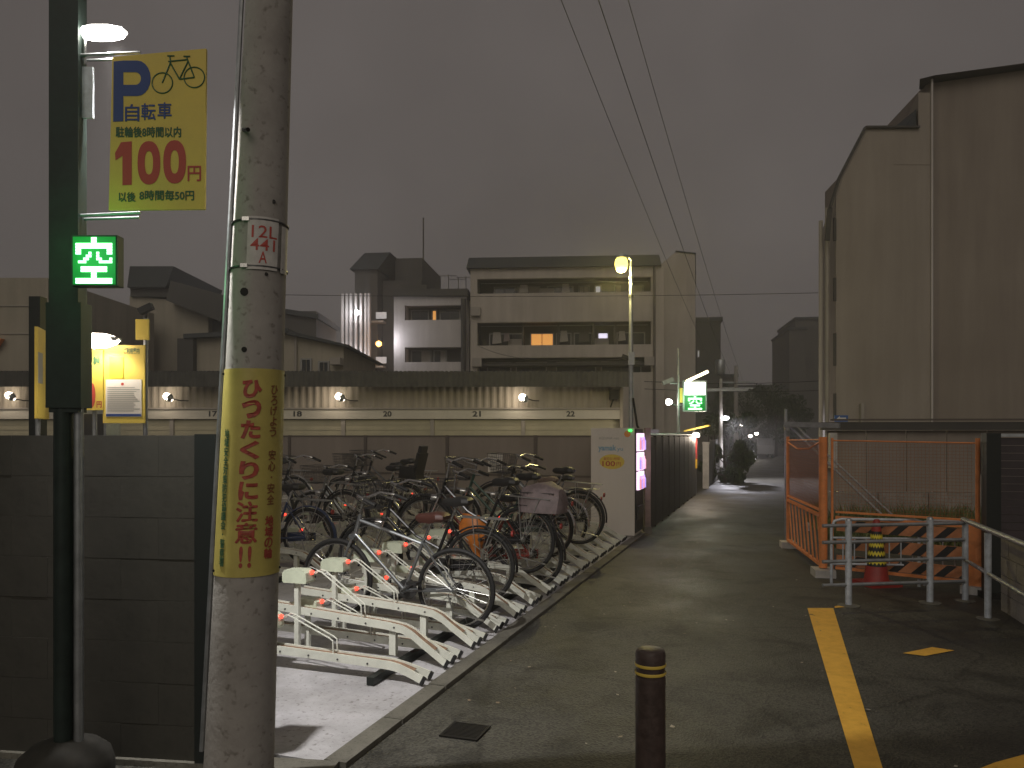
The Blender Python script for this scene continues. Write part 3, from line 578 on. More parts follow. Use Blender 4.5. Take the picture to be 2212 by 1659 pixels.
# ================================================================== BICYCLE RACKS
def rack_meshes(high):
    pts = [(0, .045), (.10, .105), (.20, .165), (.27, .215), (.34, .245), (.46, .262), (1.50, .345)] if high else [(0, .045), (.08, .072), (.17, .098), (.24, .110), (.32, .114), (1.50, .150)]
    d = {}
    rail = MB(); inner = MB(); n = len(pts)
    for sgn in (-1, 1):                      # two side walls of the channel, flaring at the tip
        vs = []
        for i, (x, z) in enumerate(pts):
            fl_ = .030 + (.022 if i == 0 else .012 if i == 1 else 0)
            vs += [(x, sgn * fl_, z - .032), (x, sgn * (fl_ + .011), z - .032), (x, sgn * (fl_ + .011), z + .022), (x, sgn * fl_, z + .022)]
        fs = []
        for i in range(n - 1):
            for j in range(4): fs.append((i * 4 + j, i * 4 + (j + 1) % 4, (i + 1) * 4 + (j + 1) % 4, (i + 1) * 4 + j))
        fs += [(3, 2, 1, 0), tuple((n - 1) * 4 + j for j in range(4))]
        rail.add(vs, fs)
        tip = Vector((0, sgn * .058, pts[0][1] - .008))
        d.setdefault('caps', []).append(MB().box(tip, (.022, .016, .056), (0, R(-28), 0)).mesh('end_cap', 'black_rubber'))
    vs = []
    for i, (x, z) in enumerate(pts):
        if i == 0: continue
        vs += [(x, -.0295, z + .011), (x, .0295, z + .011)]
    inner.add(vs, [(i * 2, i * 2 + 1, i * 2 + 3, i * 2 + 2) for i in range(n - 2)])
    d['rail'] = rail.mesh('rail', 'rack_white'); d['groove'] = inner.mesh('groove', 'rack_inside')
    bl = MB()
    for x in (.4, .62, .84, 1.06, 1.28):
        zz_ = pts[-2][1] + (pts[-1][1] - pts[-2][1]) * max(0, (x - pts[-2][0])) / (1.5 - pts[-2][0])
        for sgn in (-1, 1): bl.lathe([(.007, sgn * .041), (.007, sgn * .045)], 6, (x, 0, zz_ - .012), 'Y')
    d['bolts'] = bl.mesh('bolt', 'steel_dark')
    zr = lambda x: pts[-2][1] + (pts[-1][1] - pts[-2][1]) * (x - pts[-2][0]) / (1.5 - pts[-2][0])
    legs = []
    if high: legs.append(MB().bx(.40, .45, -.02, .02, .05, .225).mesh('post', 'rack_white'))
    bz = .52 if high else .285
    legs.append(MB().bx(1.145, 1.18, .045, .075, .0, bz).mesh('post', 'rack_white'))
    d['posts'] = legs
    d['foot'] = MB().box((.32, 0, .03), (.05, .46 if high else .30, .05)).mesh('foot', 'black_metal')
    lb = MB(); prof = [(-.095, 0), (.09, 0), (.10, .015), (.10, .070), (.08, .092), (-.06, .098), (-.095, .075), (-.10, .015)]
    lb.prism([(1.16 + a, -.005, bz + b) for a, b in prof], (0, .11, 0))
    lb.bx(1.085, 1.235, -.009, -.004, bz + .03, bz + .036)
    d['box'] = lb.mesh('lock_box', 'lock_cream')
    d['lamp'] = MB().lathe([(.001, -.018), (.012, -.014), (.017, 0), (.012, .012), (.001, .016)], 10, (1.062, .03, bz + .072), 'X').mesh('indicator_light', 'led_red')
    hp = MB()
    for sgn in (-.026, .026):
        hp.path([(1.08, sgn, bz + .045), (1.02, sgn, bz + .085), (.98, sgn, bz + .075), (.69, sgn, zr(.69) + .115), (.665, sgn, zr(.66) + .10), (.66, sgn, zr(.66) - .01)], .0055, 6)
    hp.path([(.98, -.026, bz + .075), (.98, .026, bz + .075)], .0055, 6)
    d['hoop'] = hp.mesh('guide_hoop', 'rack_white', True)
    return d
RM = {True: rack_meshes(True), False: rack_meshes(False)}
ORD = 'first second third fourth fifth sixth seventh eighth ninth tenth eleventh twelfth thirteenth fourteenth fifteenth sixteenth seventeenth eighteenth nineteenth twentieth'.split()
def rack(high, loc, rz, label, group, lit=True, box=True):
    d = RM[high]; t = thing('bicycle_rack', label, 'bike rack', loc, rz, group)
    rl = link('rail', d['rail'], t); link('groove', d['groove'], rl)
    link('bolt', d['bolts'], rl)
    for c in d['caps']: link('end_cap', c, rl)
    for p in d['posts']: link('post', p, t)
    link('foot', d['foot'], t)
    if box:
        b = link('lock_box', d['box'], t); link('indicator_light', d['lamp'], b)
    link('guide_hoop', d['hoop'], t)
    return t
RZB = math.pi - TH
PITCH = .25; S0 = 1.20                      # low racks every half metre, each with a raised one close in front of it
def slot(i): return S0 + (i // 2) * .5 + (.37 if i % 2 else 0)
nl = nh = 0
for i in range(29):
    high = i % 2 == 1
    if high: nh += 1; lab = f'white raised bicycle rack, {ORD[nh - 1]} raised one from the front of the kerb row'
    else: nl += 1; lab = f'white low bicycle rack, {ORD[nl - 1]} low one from the front of the kerb row'
    rack(high, W(slot(i), -.14, .022), RZB, lab, 'racks in the kerb row')
nl = nh = 0
for i in range(15):
    high = i % 2 == 1; s = 3.9 + i * .36
    if s > 8.9: break
    if high: nh += 1; lab = f'cream raised bicycle rack, {ORD[nh - 1]} raised one from the front in the inner row'
    else: nl += 1; lab = f'cream low bicycle rack, {ORD[nl - 1]} low one from the front in the inner row'
    rack(high, W(s, -2.75, .022), RZB, lab, 'racks in the inner row')

# ================================================================== BICYCLES
BC = {}
def bmesh_get(key, fn):
    if key not in BC: BC[key] = fn()
    return BC[key]
r_w = .335
AX = (0, 0, r_w); FX = (1.08, 0, r_w)
def m_tyre(): return MB().torus(r_w - .019, .019, (0, 0, 0), 44, 8).mesh('tyre', 'black_rubber', True)
def m_rim():
    b = MB(); b.torus(r_w - .044, .0095, (0, 0, 0), 44, 6); return b.mesh('rim', 'chrome', True)
def m_spokes():
    b = MB()
    for i in range(28):
        a = 2 * math.pi * i / 28; sd = .028 if i % 2 else -.028; a2 = a + (.9 if i % 4 < 2 else -.9)
        b.tube((.022 * math.cos(a2), sd, .022 * math.sin(a2)), ((r_w - .048) * math.cos(a), 0, (r_w - .048) * math.sin(a)), .0016, n=3, caps=False)
    return b.mesh('spokes', 'spoke')
def m_mag():
    b = MB()
    for i in range(5):
        a = 2 * math.pi * i / 5
        b.bar((0, 0, 0), ((r_w - .045) * math.cos(a), 0, (r_w - .045) * math.sin(a)), .03, .022, (0, 1, 0))
    return b.mesh('spokes', 'frame_white')
def m_hub(): return MB().lathe([(.010, -.055), (.012, -.03), (.024, -.028), (.016, -.015), (.016, .015), (.024, .028), (.012, .03), (.010, .055)], 12, (0, 0, 0), 'Y').mesh('hub', 'alloy', True)
def m_cass(): return MB().lathe([(.04, .025), (.05, .028), (.045, .036), (.034, .038), (.03, .048)], 16, (0, -.07, 0), 'Y').mesh('sprocket', 'iron')
def m_frame(step):
    b = MB(); BBp = (.45, 0, .29); sb = (.29, 0, .72); ht, hb_ = (.875, 0, .88), (.925, 0, .69)
    b.tube(BBp, sb, .0155); b.tube(hb_, ht, .018); b.tube(BBp, (.918, 0, .715), .017)
    if step: b.path([(.39, 0, .46), (.62, 0, .56), (.90, 0, .80)], .014, 8)
    else: b.path([(.305, 0, .68), (.885, 0, .835)], .014, 8)
    for s in (-1, 1):
        b.tube((0, s * .06, r_w), (.44, s * .03, .29), .009, n=7); b.tube((0, s * .06, r_w), (.30, s * .018, .70), .008, n=7)
    b.lathe([(.022, -.04), (.022, .04)], 12, BBp, 'Y')
    return b.mesh('frame', 'frame_black', True)
def m_fork():
    b = MB()
    for s in (-1, 1): b.path([(.925, s * .03, .70), (.965, s * .048, .58), (1.03, s * .052, .42), (1.08, s * .052, r_w)], [.013, .012, .010, .009], 8)
    b.box((.928, 0, .695), (.05, .10, .03), (0, R(-15), 0)); return b.mesh('fork', 'chrome', True)
def m_bar(up_):
    b = MB(); z = 1.02 + up_
    b.path([(.88, 0, .86), (.862, 0, .95), (.85, 0, z)], .013, 8)
    b.path([(.60, -.28, z - .02), (.70, -.265, z + .015), (.80, -.19, z + .035), (.85, -.07, z), (.85, .07, z), (.80, .19, z + .035), (.70, .265, z + .015), (.60, .28, z - .02)], .011, 8)
    for s in (-1, 1): b.path([(.80, s * .20, z + .02), (.74, s * .22, z - .01), (.64, s * .25, z - .03)], .006, 6)
    return b.mesh('handlebar', 'chrome', True)
def m_grip(s, up_):
    z = 1.02 + up_
    return MB().path([(.585, s * .283, z - .025), (.70, s * .265, z + .015)], .017, 8).mesh('grip', 'black_rubber', True)
def m_sadd():
    out = [(-.14, .0), (-.13, .08), (-.07, .10), (0, .07), (.06, .035), (.13, .022), (.15, 0)]
    ring = out + [(x, -y) for x, y in reversed(out[1:-1])]
    b = MB(); k = len(ring); vs = []
    for sc_, z in ((.80, -.05), (1.0, -.025), (.98, .0), (.80, .022), (.4, .030)):
        vs += [(.225 + x * sc_, y * sc_, .90 + z + (.018 if x < -.05 else 0)) for x, y in ring]
    fs = [(i * k + j, i * k + (j + 1) % k, (i + 1) * k + (j + 1) % k, (i + 1) * k + j) for i in range(4) for j in range(k)] + [tuple(range(k - 1, -1, -1)), tuple(4 * k + j for j in range(k))]
    return b.add(vs, fs).mesh('saddle', 'saddle_black', True)
def m_spost(): return MB().tube((.29, 0, .71), (.225, 0, .87), .0125).mesh('seat_post', 'chrome', True)
def m_guard(a0, a1):
    b = MB(); N = 18; vs = []
    for i in range(N + 1):
        a = R(a0 + (a1 - a0) * i / N)
        for y, rr in ((-.030, r_w + .012), (-.02, r_w + .024), (0, r_w + .028), (.02, r_w + .024), (.030, r_w + .012)): vs.append((rr * math.cos(a), y, rr * math.sin(a)))
    return b.add(vs, [(i * 5 + j, i * 5 + j + 1, (i + 1) * 5 + j + 1, (i + 1) * 5 + j) for i in range(N) for j in range(4)]).mesh('mudguard', 'chrome', True)
def m_stays():
    b = MB()
    for s in (-1, 1): b.tube((0, s * .065, r_w), (-.24, s * .03, r_w + .27), .003, n=5)
    return b.mesh('mudguard_stay', 'chrome')
def m_rack():
    b = MB()
    for y in (-.06, 0, .06): b.tube((-.26, y, .765), (.20, y, .765), .005, n=6)
    b.tube((-.26, -.06, .765), (-.26, .06, .765), .005, n=6); b.tube((.20, -.06, .765), (.20, .06, .765), .005, n=6); b.tube((-.05, -.06, .765), (-.05, .06, .765), .005, n=6)
    for s in (-1, 1): b.tube((0, s * .065, r_w), (-.16, s * .06, .765), .005, n=6); b.tube((0, s * .065, r_w), (.06, s * .06, .765), .005, n=6)
    return b.mesh('rear_carrier', 'alloy', True)
def m_basket(xc=1.04, zb_=.80, hh=.24, w0=.26, w1=.36, l0=.22, l1=.30):
    b = MB()
    for k in range(7):
        f = k / 6; z = zb_ + hh * f; w = (w0 + (w1 - w0) * f) / 2; l = (l0 + (l1 - l0) * f) / 2; rr = .0045 if k in (0, 6) else .0022
        b.path([(xc - l, -w, z), (xc + l, -w, z), (xc + l, w, z), (xc - l, w, z)], rr, 5, closed=True)
    for i in range(11):
        f = i / 10 * 2 - 1
        for s in (-1, 1):
            b.tube((xc + f * l0 / 2, s * w0 / 2, zb_), (xc + f * l1 / 2, s * w1 / 2, zb_ + hh), .002, n=4, caps=False)
            b.tube((xc + s * l0 / 2, f * w0 / 2, zb_), (xc + s * l1 / 2, f * w1 / 2, zb_ + hh), .002, n=4, caps=False)
        b.tube((xc - l0 / 2, f * w0 / 2, zb_), (xc + l0 / 2, f * w0 / 2, zb_), .002, n=4, caps=False)
    return b.mesh('basket', 'steel_dark')
def m_crank():
    b = MB(); b.lathe([(.03, -.055), (.085, -.055), (.085, -.051), (.03, -.051)], 24, (.45, 0, .29), 'Y')
    b.bar((.45, -.062, .29), (.58, -.066, .20), .014, .02, (0, 1, 0)); b.bar((.45, .062, .29), (.32, .066, .38), .014, .02, (0, 1, 0)); return b.mesh('crank', 'steel_dark')
def m_pedal(s): return (MB().box((.58, -.115, .20), (.09, .08, .02)) if s < 0 else MB().box((.32, .115, .38), (.09, .08, .02))).mesh('pedal', 'black_rubber')
def m_chain(): return MB().prism([(-.05, -.075, r_w - .045), (.45, -.075, .235), (.53, -.075, .29), (.45, -.075, .355), (-.05, -.075, r_w + .045)], (0, .012, 0)).mesh('chain_guard', 'frame_black')
def m_stand(): return MB().path([(.03, .09, r_w - .02), (-.02, .10, .18), (-.28, .10, .14)], .008, 6).mesh('kickstand', 'alloy', True)
def m_lamp(): return MB().lathe([(.02, -.05), (.034, -.02), (.036, .03), (.001, .034)], 12, (1.00, 0, .66), 'X').mesh('headlamp', 'chrome', True)
def m_refl(): return MB().lathe([(.028, -.01), (.028, .008)], 14, (-.30, 0, .64), 'X').mesh('reflector', 'cone_red')
def m_cover():
    b = MB(); prof = []
    xs = [-.34, -.30, -.18, -.04, .08, .14]; hs = [.10, .24, .29, .28, .24, .12]; ws = [.10, .17, .19, .18, .16, .09]
    for x, h, w in zip(xs, hs, ws):
        for k in range(13):
            a = math.pi * k / 12; jig = 1 + .07 * math.sin(k * 2.3 + x * 31)
            prof.append((x + .012 * math.sin(k * 1.7), -w * math.cos(a) * jig, .775 + h * math.sin(a) ** .6 * jig))
    b.add(prof, [(i * 13 + j, i * 13 + j + 1, (i + 1) * 13 + j + 1, (i + 1) * 13 + j) for i in range(5) for j in range(12)] + [tuple(range(13)), tuple(65 + j for j in range(12, -1, -1)), tuple([i * 13 for i in range(6)] + [i * 13 + 12 for i in range(5, -1, -1)])])
    return b.mesh('rain_cover', 'cover_pink', True)
def m_child():
    b = MB(); b.box((-.06, 0, .80), (.28, .28, .06)); b.box((-.19, 0, .98), (.05, .30, .36), (0, R(-10), 0)); b.box((-.06, .15, .88), (.24, .03, .14)); b.box((-.06, -.15, .88), (.24, .03, .14)); b.box((-.22, 0, 1.2), (.05, .22, .12), (0, R(-10), 0)); return b.mesh('child_seat', 'black_plastic')
def bicycle(s, t_rear, high, frame, label, step=True, basket=True, rack_=True, guards=True, mag=False, saddle='saddle_black', cover=False, child=False, bar=0., rear_basket=False, yaw=0., lean=0., rimcol=None, lift=None, guardcol=None, group='parked bicycles'):
    z = .022 + (.20 if high else .075) if lift is None else lift
    pitch = -.07 if high else -.03
    o = thing('bicycle', label, 'bicycle', W(s, t_rear, z), RZB + yaw, group)
    o.rotation_euler = (lean, pitch, RZB + yaw)
    g_ = lambda key, fn: bmesh_get(key, fn)
    for ax in (AX, FX):
        w = link('wheel', g_('tyre', m_tyre), o, ax); link('rim', g_('rim', m_rim), w, m=rimcol); link('spokes', g_('mag' if mag else 'spk', m_mag if mag else m_spokes), w); link('hub', g_('hub', m_hub), w)
        w.rotation_euler = (0, random.uniform(0, 3), 0)
    link('sprocket', g_('cass', m_cass), o, AX)
    link('frame', g_(('fr', step), lambda: m_frame(step)), o, m=frame); link('fork', g_('fork', m_fork), o, m=frame if not step else None)
    hb_o = link('handlebar', g_(('bar', bar), lambda: m_bar(bar)), o)
    for q in (-1, 1): link('grip', g_(('grip', q, bar), lambda: m_grip(q, bar)), hb_o)
    link('saddle', g_('sad', m_sadd), o, m=saddle); link('seat_post', g_('sp', m_spost), o)
    cr_ = link('crank', g_('crank', m_crank), o)
    for q in (-1, 1): link('pedal', g_(('ped', q), lambda: m_pedal(q)), cr_)
    link('kickstand', g_('stand', m_stand), o)
    if guards:
        link('mudguard', g_(('mg', 25, 185), lambda: m_guard(25, 185)), o, AX, m=guardcol); link('mudguard', g_(('mg', 20, 150), lambda: m_guard(20, 150)), o, FX, m=guardcol)
        link('mudguard_stay', g_('stay', m_stays), o); link('chain_guard', g_('cg', m_chain), o, m=frame); link('headlamp', g_('hl', m_lamp), o); link('reflector', g_('rf', m_refl), o)
    if rack_: link('rear_carrier', g_('rk', m_rack), o)
    if basket: link('basket', g_('bk', m_basket), o)
    if rear_basket: link('basket', g_('rbk', lambda: m_basket(-.06, .77, .20, .24, .30, .32, .38)), o)
    if cover: link('rain_cover', g_('cov', m_cover), o)
    if child: link('child_seat', g_('chi', m_child), o)
    return o
sl_ = slot
TR = -.46
A_ = bicycle(2.42, TR, False, 'frame_silver', 'silver and black sporty bicycle with bare wheels nearest the utility pole', step=False, basket=False, rack_=False, guards=False, saddle='saddle_brown', lift=.035, group=None)
bicycle(sl_(8), TR - .1, False, 'frame_black', 'black bicycle just behind the silver sporty bicycle', saddle='saddle_black', guardcol='frame_black', yaw=.03)
bicycle(sl_(11), TR + .02, True, 'frame_black', 'raised black bicycle between the silver one and the red-framed one', basket=False, guardcol='frame_black', yaw=-.02, bar=.03)
B_ = bicycle(sl_(12), TR + .08, False, 'frame_red', 'red-framed bicycle with a crumpled pinkish rain cover over its rear basket', basket=True, rear_basket=True, cover=True, bar=.10, lift=.06, guardcol='frame_black', group=None)
bicycle(sl_(15), TR - .05, True, 'frame_green', 'raised dark green bicycle with front basket behind the red-framed bicycle', yaw=.02)
C_ = bicycle(sl_(19), TR + .10, True, 'frame_black', 'raised black bicycle whose rear wheel stands out beside the vending machine', basket=True, lift=.25, guardcol='frame_black', group=None)
bicycle(sl_(22), TR - .25, False, 'frame_black', 'black bicycle with tan saddle and chrome seat post near the back fence', basket=False, saddle='wood_post', guards=True)
bicycle(sl_(24), TR - .15, False, 'frame_silver', 'grey bicycle deepest in the kerb row, close to the back fence', basket=True, child=False, guardcol='frame_black')
T2 = -3.12
bicycle(4.40, T2, False, 'frame_blue', 'dark blue bicycle partly behind the utility pole in the inner row', yaw=.03, guardcol='frame_blue')
bicycle(5.35, T2 - .1, True, 'frame_black', 'black bicycle standing second from the front in the inner row', basket=True, guardcol='frame_black')
bicycle(6.2, T2 - .05, False, 'frame_silver', 'grey bicycle with front basket in the middle of the inner row', yaw=-.03)
bicycle(7.1, T2 - .12, True, 'frame_black', 'black bicycle with a black child seat on the rear of the inner row', child=True, guardcol='frame_black', lift=.2)
bicycle(7.9, T2 - .25, False, 'frame_black', 'bicycle with pale five-spoke wheels near the back fence', mag=True, rimcol='frame_white', basket=True, lift=.28)
bicycle(8.5, T2 - .75, False, 'frame_black', 'black bicycle in the far corner right in front of the back fence', basket=True, guardcol='frame_black', lift=.2)
bicycle(6.9, T2 - 1.9, False, 'frame_white', 'pale-framed bicycle with tall handlebar seen beside the utility pole', basket=False, bar=.12, lift=.3)
# orange bag hanging on the red bicycle
bg_ = MB(); vs = []; N_ = 14
for k in range(8):
    f = k / 7; w = .05 + .10 * math.sin(math.pi * min(1, f * 1.1 + .12)); th_ = .02 + .06 * math.sin(math.pi * min(1., f + .05))
    for j in range(N_):
        a = 2 * math.pi * j / N_; jg = 1 + .12 * math.sin(j * 2.1 + k * 1.3)
        vs.append((math.cos(a) * w * jg + .10 * f, math.sin(a) * th_ * jg, -.42 * f))
bg_.add(vs, [(k * N_ + j, k * N_ + (j + 1) % N_, (k + 1) * N_ + (j + 1) % N_, (k + 1) * N_ + j) for k in range(7) for j in range(N_)] + [tuple(range(N_ - 1, -1, -1)), tuple(7 * N_ + j for j in range(N_))])
bp_ = W(sl_(12) - .10, TR - .52, .79)
o = bg_.obj('shopping_bag', 'bag_orange', None, True, loc=bp_); o.rotation_euler = (0, R(6), -TH); tag(o, 'bright orange crumpled bag hanging on the red-framed bicycle', 'bag')

# ================================================================== GARAGE SHED
YG = 22.0
sh = thing('garage_shed', 'long low garage shed with numbered shutters and corrugated roof edge', 'garage', (0, YG, 0))
gx = lambda u: px(u, YG); gz = lambda v: pz(v, YG)
XL, XR = gx(-260), gx(1345)
rf = MB(); nC = 150; vs = []
for i in range(nC * 4 + 1):
    x = XL - .1 + (XR + .15 - XL + .1) * i / (nC * 4); dz = .022 * math.sin(i * math.pi / 2 + .4)
    vs += [(x, -.55, gz(836) + dz), (x, -.35, gz(826) + dz), (x, 4.5, gz(800) + .35 + dz)]
rf.add(vs, [(i * 3 + j, (i + 1) * 3 + j, (i + 1) * 3 + j + 1, i * 3 + j + 1) for i in range(nC * 4) for j in (0, 1)]); rf.obj('roof', 'shed_roof', sh, True)
fa = MB(); vs = []
for i in range(nC * 4 + 1):
    x = XL - .1 + (XR + .15 - XL + .1) * i / (nC * 4); dz = .022 * math.sin(i * math.pi / 2 + .4); dy = .012 * math.sin(i * math.pi / 2 + .4)
    vs += [(x, -.56 + dy, gz(838)), (x, -.56 + dy, gz(806) + dz)]
fa.add(vs, [(i * 2, i * 2 + 2, i * 2 + 3, i * 2 + 1) for i in range(nC * 4)]); fa.obj('fascia', 'shed_roof', sh, True)
wl = MB(); vs = []; n_ = 420
for i in range(n_ + 1):
    x = XL + (XR - XL) * i / n_; y = -.0 + (.025 if i % 4 < 2 else 0)
    vs += [(x, y, gz(886)), (x, y, gz(812))]
wl.add(vs, [(i * 2, i * 2 + 2, i * 2 + 3, i * 2 + 1) for i in range(n_)]); wl.obj('cladding', 'shed_wall', sh)
MB().bx(XL, gx(1338), -.09, .05, gz(905), gz(885)).obj('lintel', 'shed_lintel', sh)
MB().bx(XL, gx(1338), -.13, -.0, gz(884.5), gz(881)).obj('gutter', 'trim', sh)
MB().bx(XL, XR, .1, 4.4, 0, gz(822)).obj('back_volume', 'shed_wall', sh)
bays = [463 - 193 * k for k in (3, 2, 1)] + [463, 645, 838, 1030, 1232]
edges = [-230, -20, 175, 372, 552, 742, 934, 1130, 1336]
for i in range(len(edges) - 1):
    st = MB(); x0, x1 = gx(edges[i]) + .06, gx(edges[i + 1]) - .06; k = 0; z = .02
    while z < gz(906):
        st.bx(x0, x1, -.0 + (.0 if k % 2 else .012), .06, z, min(z + .075, gz(906))); z += .075; k += 1
    st.obj('shutter', 'shutter', sh)
    MB().bx(gx(edges[i]) - .055, gx(edges[i]) + .055, -.05, .05, 0, gz(905.5)).obj('pillar', 'trim', sh)
MB().bx(gx(1338), XR, -.1, .1, 0, gz(838)).obj('corner_pillar', 'shed_wall', sh)
for u, nme in zip((463, 645, 838, 1030, 1232), ('17', '18', '20', '21', '22')):
    text(nme, gx(u - 9), gx(u + 9), gz(900), gz(888), -.095, 'ink_black', sh, .03, name='bay_number')
for u, v in ((40, 857), (375, 859), (740, 859), (1130, 861)):
    lp = MB().path([(gx(u + 34), -.05, gz(866)), (gx(u + 22), -.25, gz(866)), (gx(u + 10), -.35, gz(863))], .015, 6).obj('wall_lamp', 'iron', sh)
    MB().lathe([(.05, .12), (.10, .06), (.12, -.02)], 14, (0, 0, 0), 'X', False).obj('lamp_shade', 'galv', lp, True)
    shd = lp.children[0]; shd.location = (gx(u + 2), -.36, gz(v + 1)); shd.rotation_euler = (0, R(38), 0)
    bl_ = MB().lathe([(.001, -.13), (.07, -.11), (.105, -.03), (.10, .05), (.04, .11), (.001, .12)], 14, (0, 0, 0), 'X').obj('bulb', 'lamp_warm', lp, True)
    bl_.location = (gx(u), -.37, gz(v)); bl_.rotation_euler = (0, R(35), 0)
    light('POINT', 'lamp_light', (gx(u - 4), -.42, gz(v + 1)), 17, (1, .82, .66), lp, .1)
MB().box((gx(1325), -.15, gz(853)), (.25, .2, .28)).obj('camera_unit', 'iron', sh)
MB().path([(gx(1325), -.1, gz(860)), (gx(1318), -.06, gz(880))], .02, 6).obj('cable', 'iron', sh)

# ================================================================== BUILDINGS BEHIND
def win(parent, x0, x1, z0, z1, y, m='glass_dark', panes=2, depth=.08):
    w = MB()
    for a, b_ in ((x0, x0 + .06), (x1 - .06, x1)): w.bx(a, b_, y - depth, y, z0, z1)
    w.bx(x0 + .06, x1 - .06, y - depth, y, z0, z0 + .06).bx(x0 + .06, x1 - .06, y - depth, y, z1 - .06, z1)
    f = w.obj('window', 'frame_alu', parent)
    pw = (x1 - x0 - .12) / panes
    for i in range(panes):
        mm = m[i % len(m)] if isinstance(m, (list, tuple)) else m
        MB().bx(x0 + .06 + i * pw + .02, x0 + .06 + (i + 1) * pw - .02, y - depth * .7, y - .01, z0 + .06, z1 - .06).obj('pane', mm, f)
    return f
# ---- main apartment block
YA = 41.0; AC = px(1220, YA)
ap = thing('apartment_block', 'four storey beige apartment block with dark mansard roof and long balconies', 'building', (AC, YA, 0), R(-4))
ax = lambda u: (u - CU) / F * YA - AC
az = lambda v: pz(v, YA)
X0, X1 = ax(1015), ax(1432); DEP = 16
B0, B1 = ax(1030), ax(1405)
for z0, z1 in ((0, az(805)), (az(772), az(745)), (az(695), az(632)), (az(600), az(576))): MB().bx(X0, X1, 0, .3, z0, z1).obj('facade_band', 'facade', ap)
for z0, z1 in ((az(805), az(772)), (az(745), az(695)), (az(632), az(600))):
    MB().bx(X0, B0, 0, .3, z0, z1).obj('pier', 'facade', ap); MB().bx(B1, X1, 0, .3, z0, z1).obj('pier', 'facade', ap)
    MB().bx(B0, B1, 1.5, 1.6, z0 - .9, z1 + .1).obj('recess_wall', 'recess_shade', ap)
    MB().bx(B0, B1, .3, 1.5, z1, z1 + .15).obj('balcony_soffit', 'recess_shade', ap)
    MB().bx(B0, B1, .3, 1.5, z0 - 1.05, z0 - .9).obj('balcony_floor', 'recess_shade', ap)
MB().prism([(X1 - .25, .55, 0), (ax(1505), 1.1, 0), (ax(1505), 1.1, az(543)), (ax(1462), .8, az(540)), (X1 - .25, .55, az(574))], (1.5, 9, 0)).obj('end_wing', 'facade', ap)
MB().prism([(ax(1460), .72, az(540.5)), (ax(1506), 1.02, az(543.5)), (ax(1506), 1.02, az(541)), (ax(1460), .72, az(538))], (1.5, 9, 0)).obj('wing_coping', 'roof_dark', ap)
MB().bx(X0, X0 + .3, .3, DEP, 0, az(576)).obj('end_wall', 'facade', ap)
MB().bx(X0 + .3, X1 - .3, 1.7, DEP, 0, az(578)).obj('core', 'recess_shade', ap)
rp = MB(); e = az(578); tp = az(545)
rp.prism([(X0 - .2, -.25, e), (X0 - .2, .9, tp), (X0 - .2, DEP, tp), (X0 - .2, DEP, e)], (X1 - X0 + .05, 0, 0)); rp.obj('roof', 'roof_dark', ap)
rw = [(1060, 1110), (1112, 1165), (1180, 1240), (1250, 1275), (1286, 1302), (1330, 1395)]
for u0, u1 in rw: win(ap, ax(u0), ax(u1), az(640), az(606), 1.5, 'win_dim' if u0 == 1286 else ('glass_dark', 'curtain')[(u0 // 10) % 2], 1 if u0 == 1286 else 2)
for u0, u1, m_, p_ in ((1050, 1130, 'glass_dark', 3), (1142, 1196, 'win_orange', 2), (1200, 1235, 'glass_dark', 1), (1240, 1282, 'glass_dark', 1), (1292, 1318, 'win_white', 1), (1335, 1398, 'glass_dark', 2)):
    win(ap, ax(u0), ax(u1), az(744), az(711), 1.5, m_, p_)
for u0, u1 in ((1045, 1100), (1110, 1180), (1200, 1290), (1300, 1390)): win(ap, ax(u0), ax(u1), az(806), az(776), 1.5, 'glass_dark', 2)
for u in (1128, 1206, 1283, 1330): MB().bx(ax(u) - .05, ax(u) + .05, .35, 1.45, az(745), az(698)).obj('balcony_divider', 'recess_shade', ap)
MB().tube((ax(1411), -.08, 0), (ax(1411), -.08, az(578)), .07, n=8).obj('downpipe', 'fence_post', ap)
for u, v in ((1027, 672), (1030, 782), (1400, 782)): MB().box((ax(u), -.15, az(v)), (.5, .3, .45)).obj('air_unit', 'trim', ap)
# ---- middle white building
YM = 47.0; MC = px(930, YM)
mb = thing('apartment_house', 'smaller white apartment house with lit orange window left of the big block', 'building', (MC, YM, 0), R(-3))
mx_ = lambda u: (u - CU) / F * YM - MC
mz = lambda v: pz(v, YM)
for z0, z1 in ((0, mz(782)), (mz(750), mz(691)), (mz(659), mz(640))): MB().bx(mx_(850), mx_(1008), 0, .3, z0, z1).obj('facade_band', 'facade_white', mb)
for z0, z1 in ((mz(782), mz(750)), (mz(691), mz(659))):
    MB().bx(mx_(850), mx_(874), 0, .3, z0, z1).obj('pier', 'facade_white', mb); MB().bx(mx_(998), mx_(1008), 0, .3, z0, z1).obj('pier', 'facade_white', mb)
    MB().bx(mx_(874), mx_(998), 1.2, 1.3, z0 - .8, z1).obj('recess_wall', 'recess_shade', mb)
    MB().bx(mx_(874), mx_(998), .3, 1.2, z1, z1 + .12).obj('balcony_soffit', 'recess_shade', mb)
MB().bx(mx_(850), mx_(1008), 1.4, 10, 0, mz(640)).obj('core', 'facade_white', mb)
MB().bx(mx_(846), mx_(1012), -.3, 10, mz(640), mz(626)).obj('roof', 'facade_dark', mb)
for u0, u1, m_ in ((880, 920, 'glass_dark'), (926, 938, 'win_orange'), (944, 990, 'glass_dark')): win(mb, mx_(u0), mx_(u1), mz(692), mz(663), 1.2, m_, 1 if u1 - u0 < 20 else 2)
for u0, u1 in ((880, 925), (930, 960)): win(mb, mx_(u0), mx_(u1), mz(784), mz(752), 1.2, ('glass_dark', 'curtain'), 2)
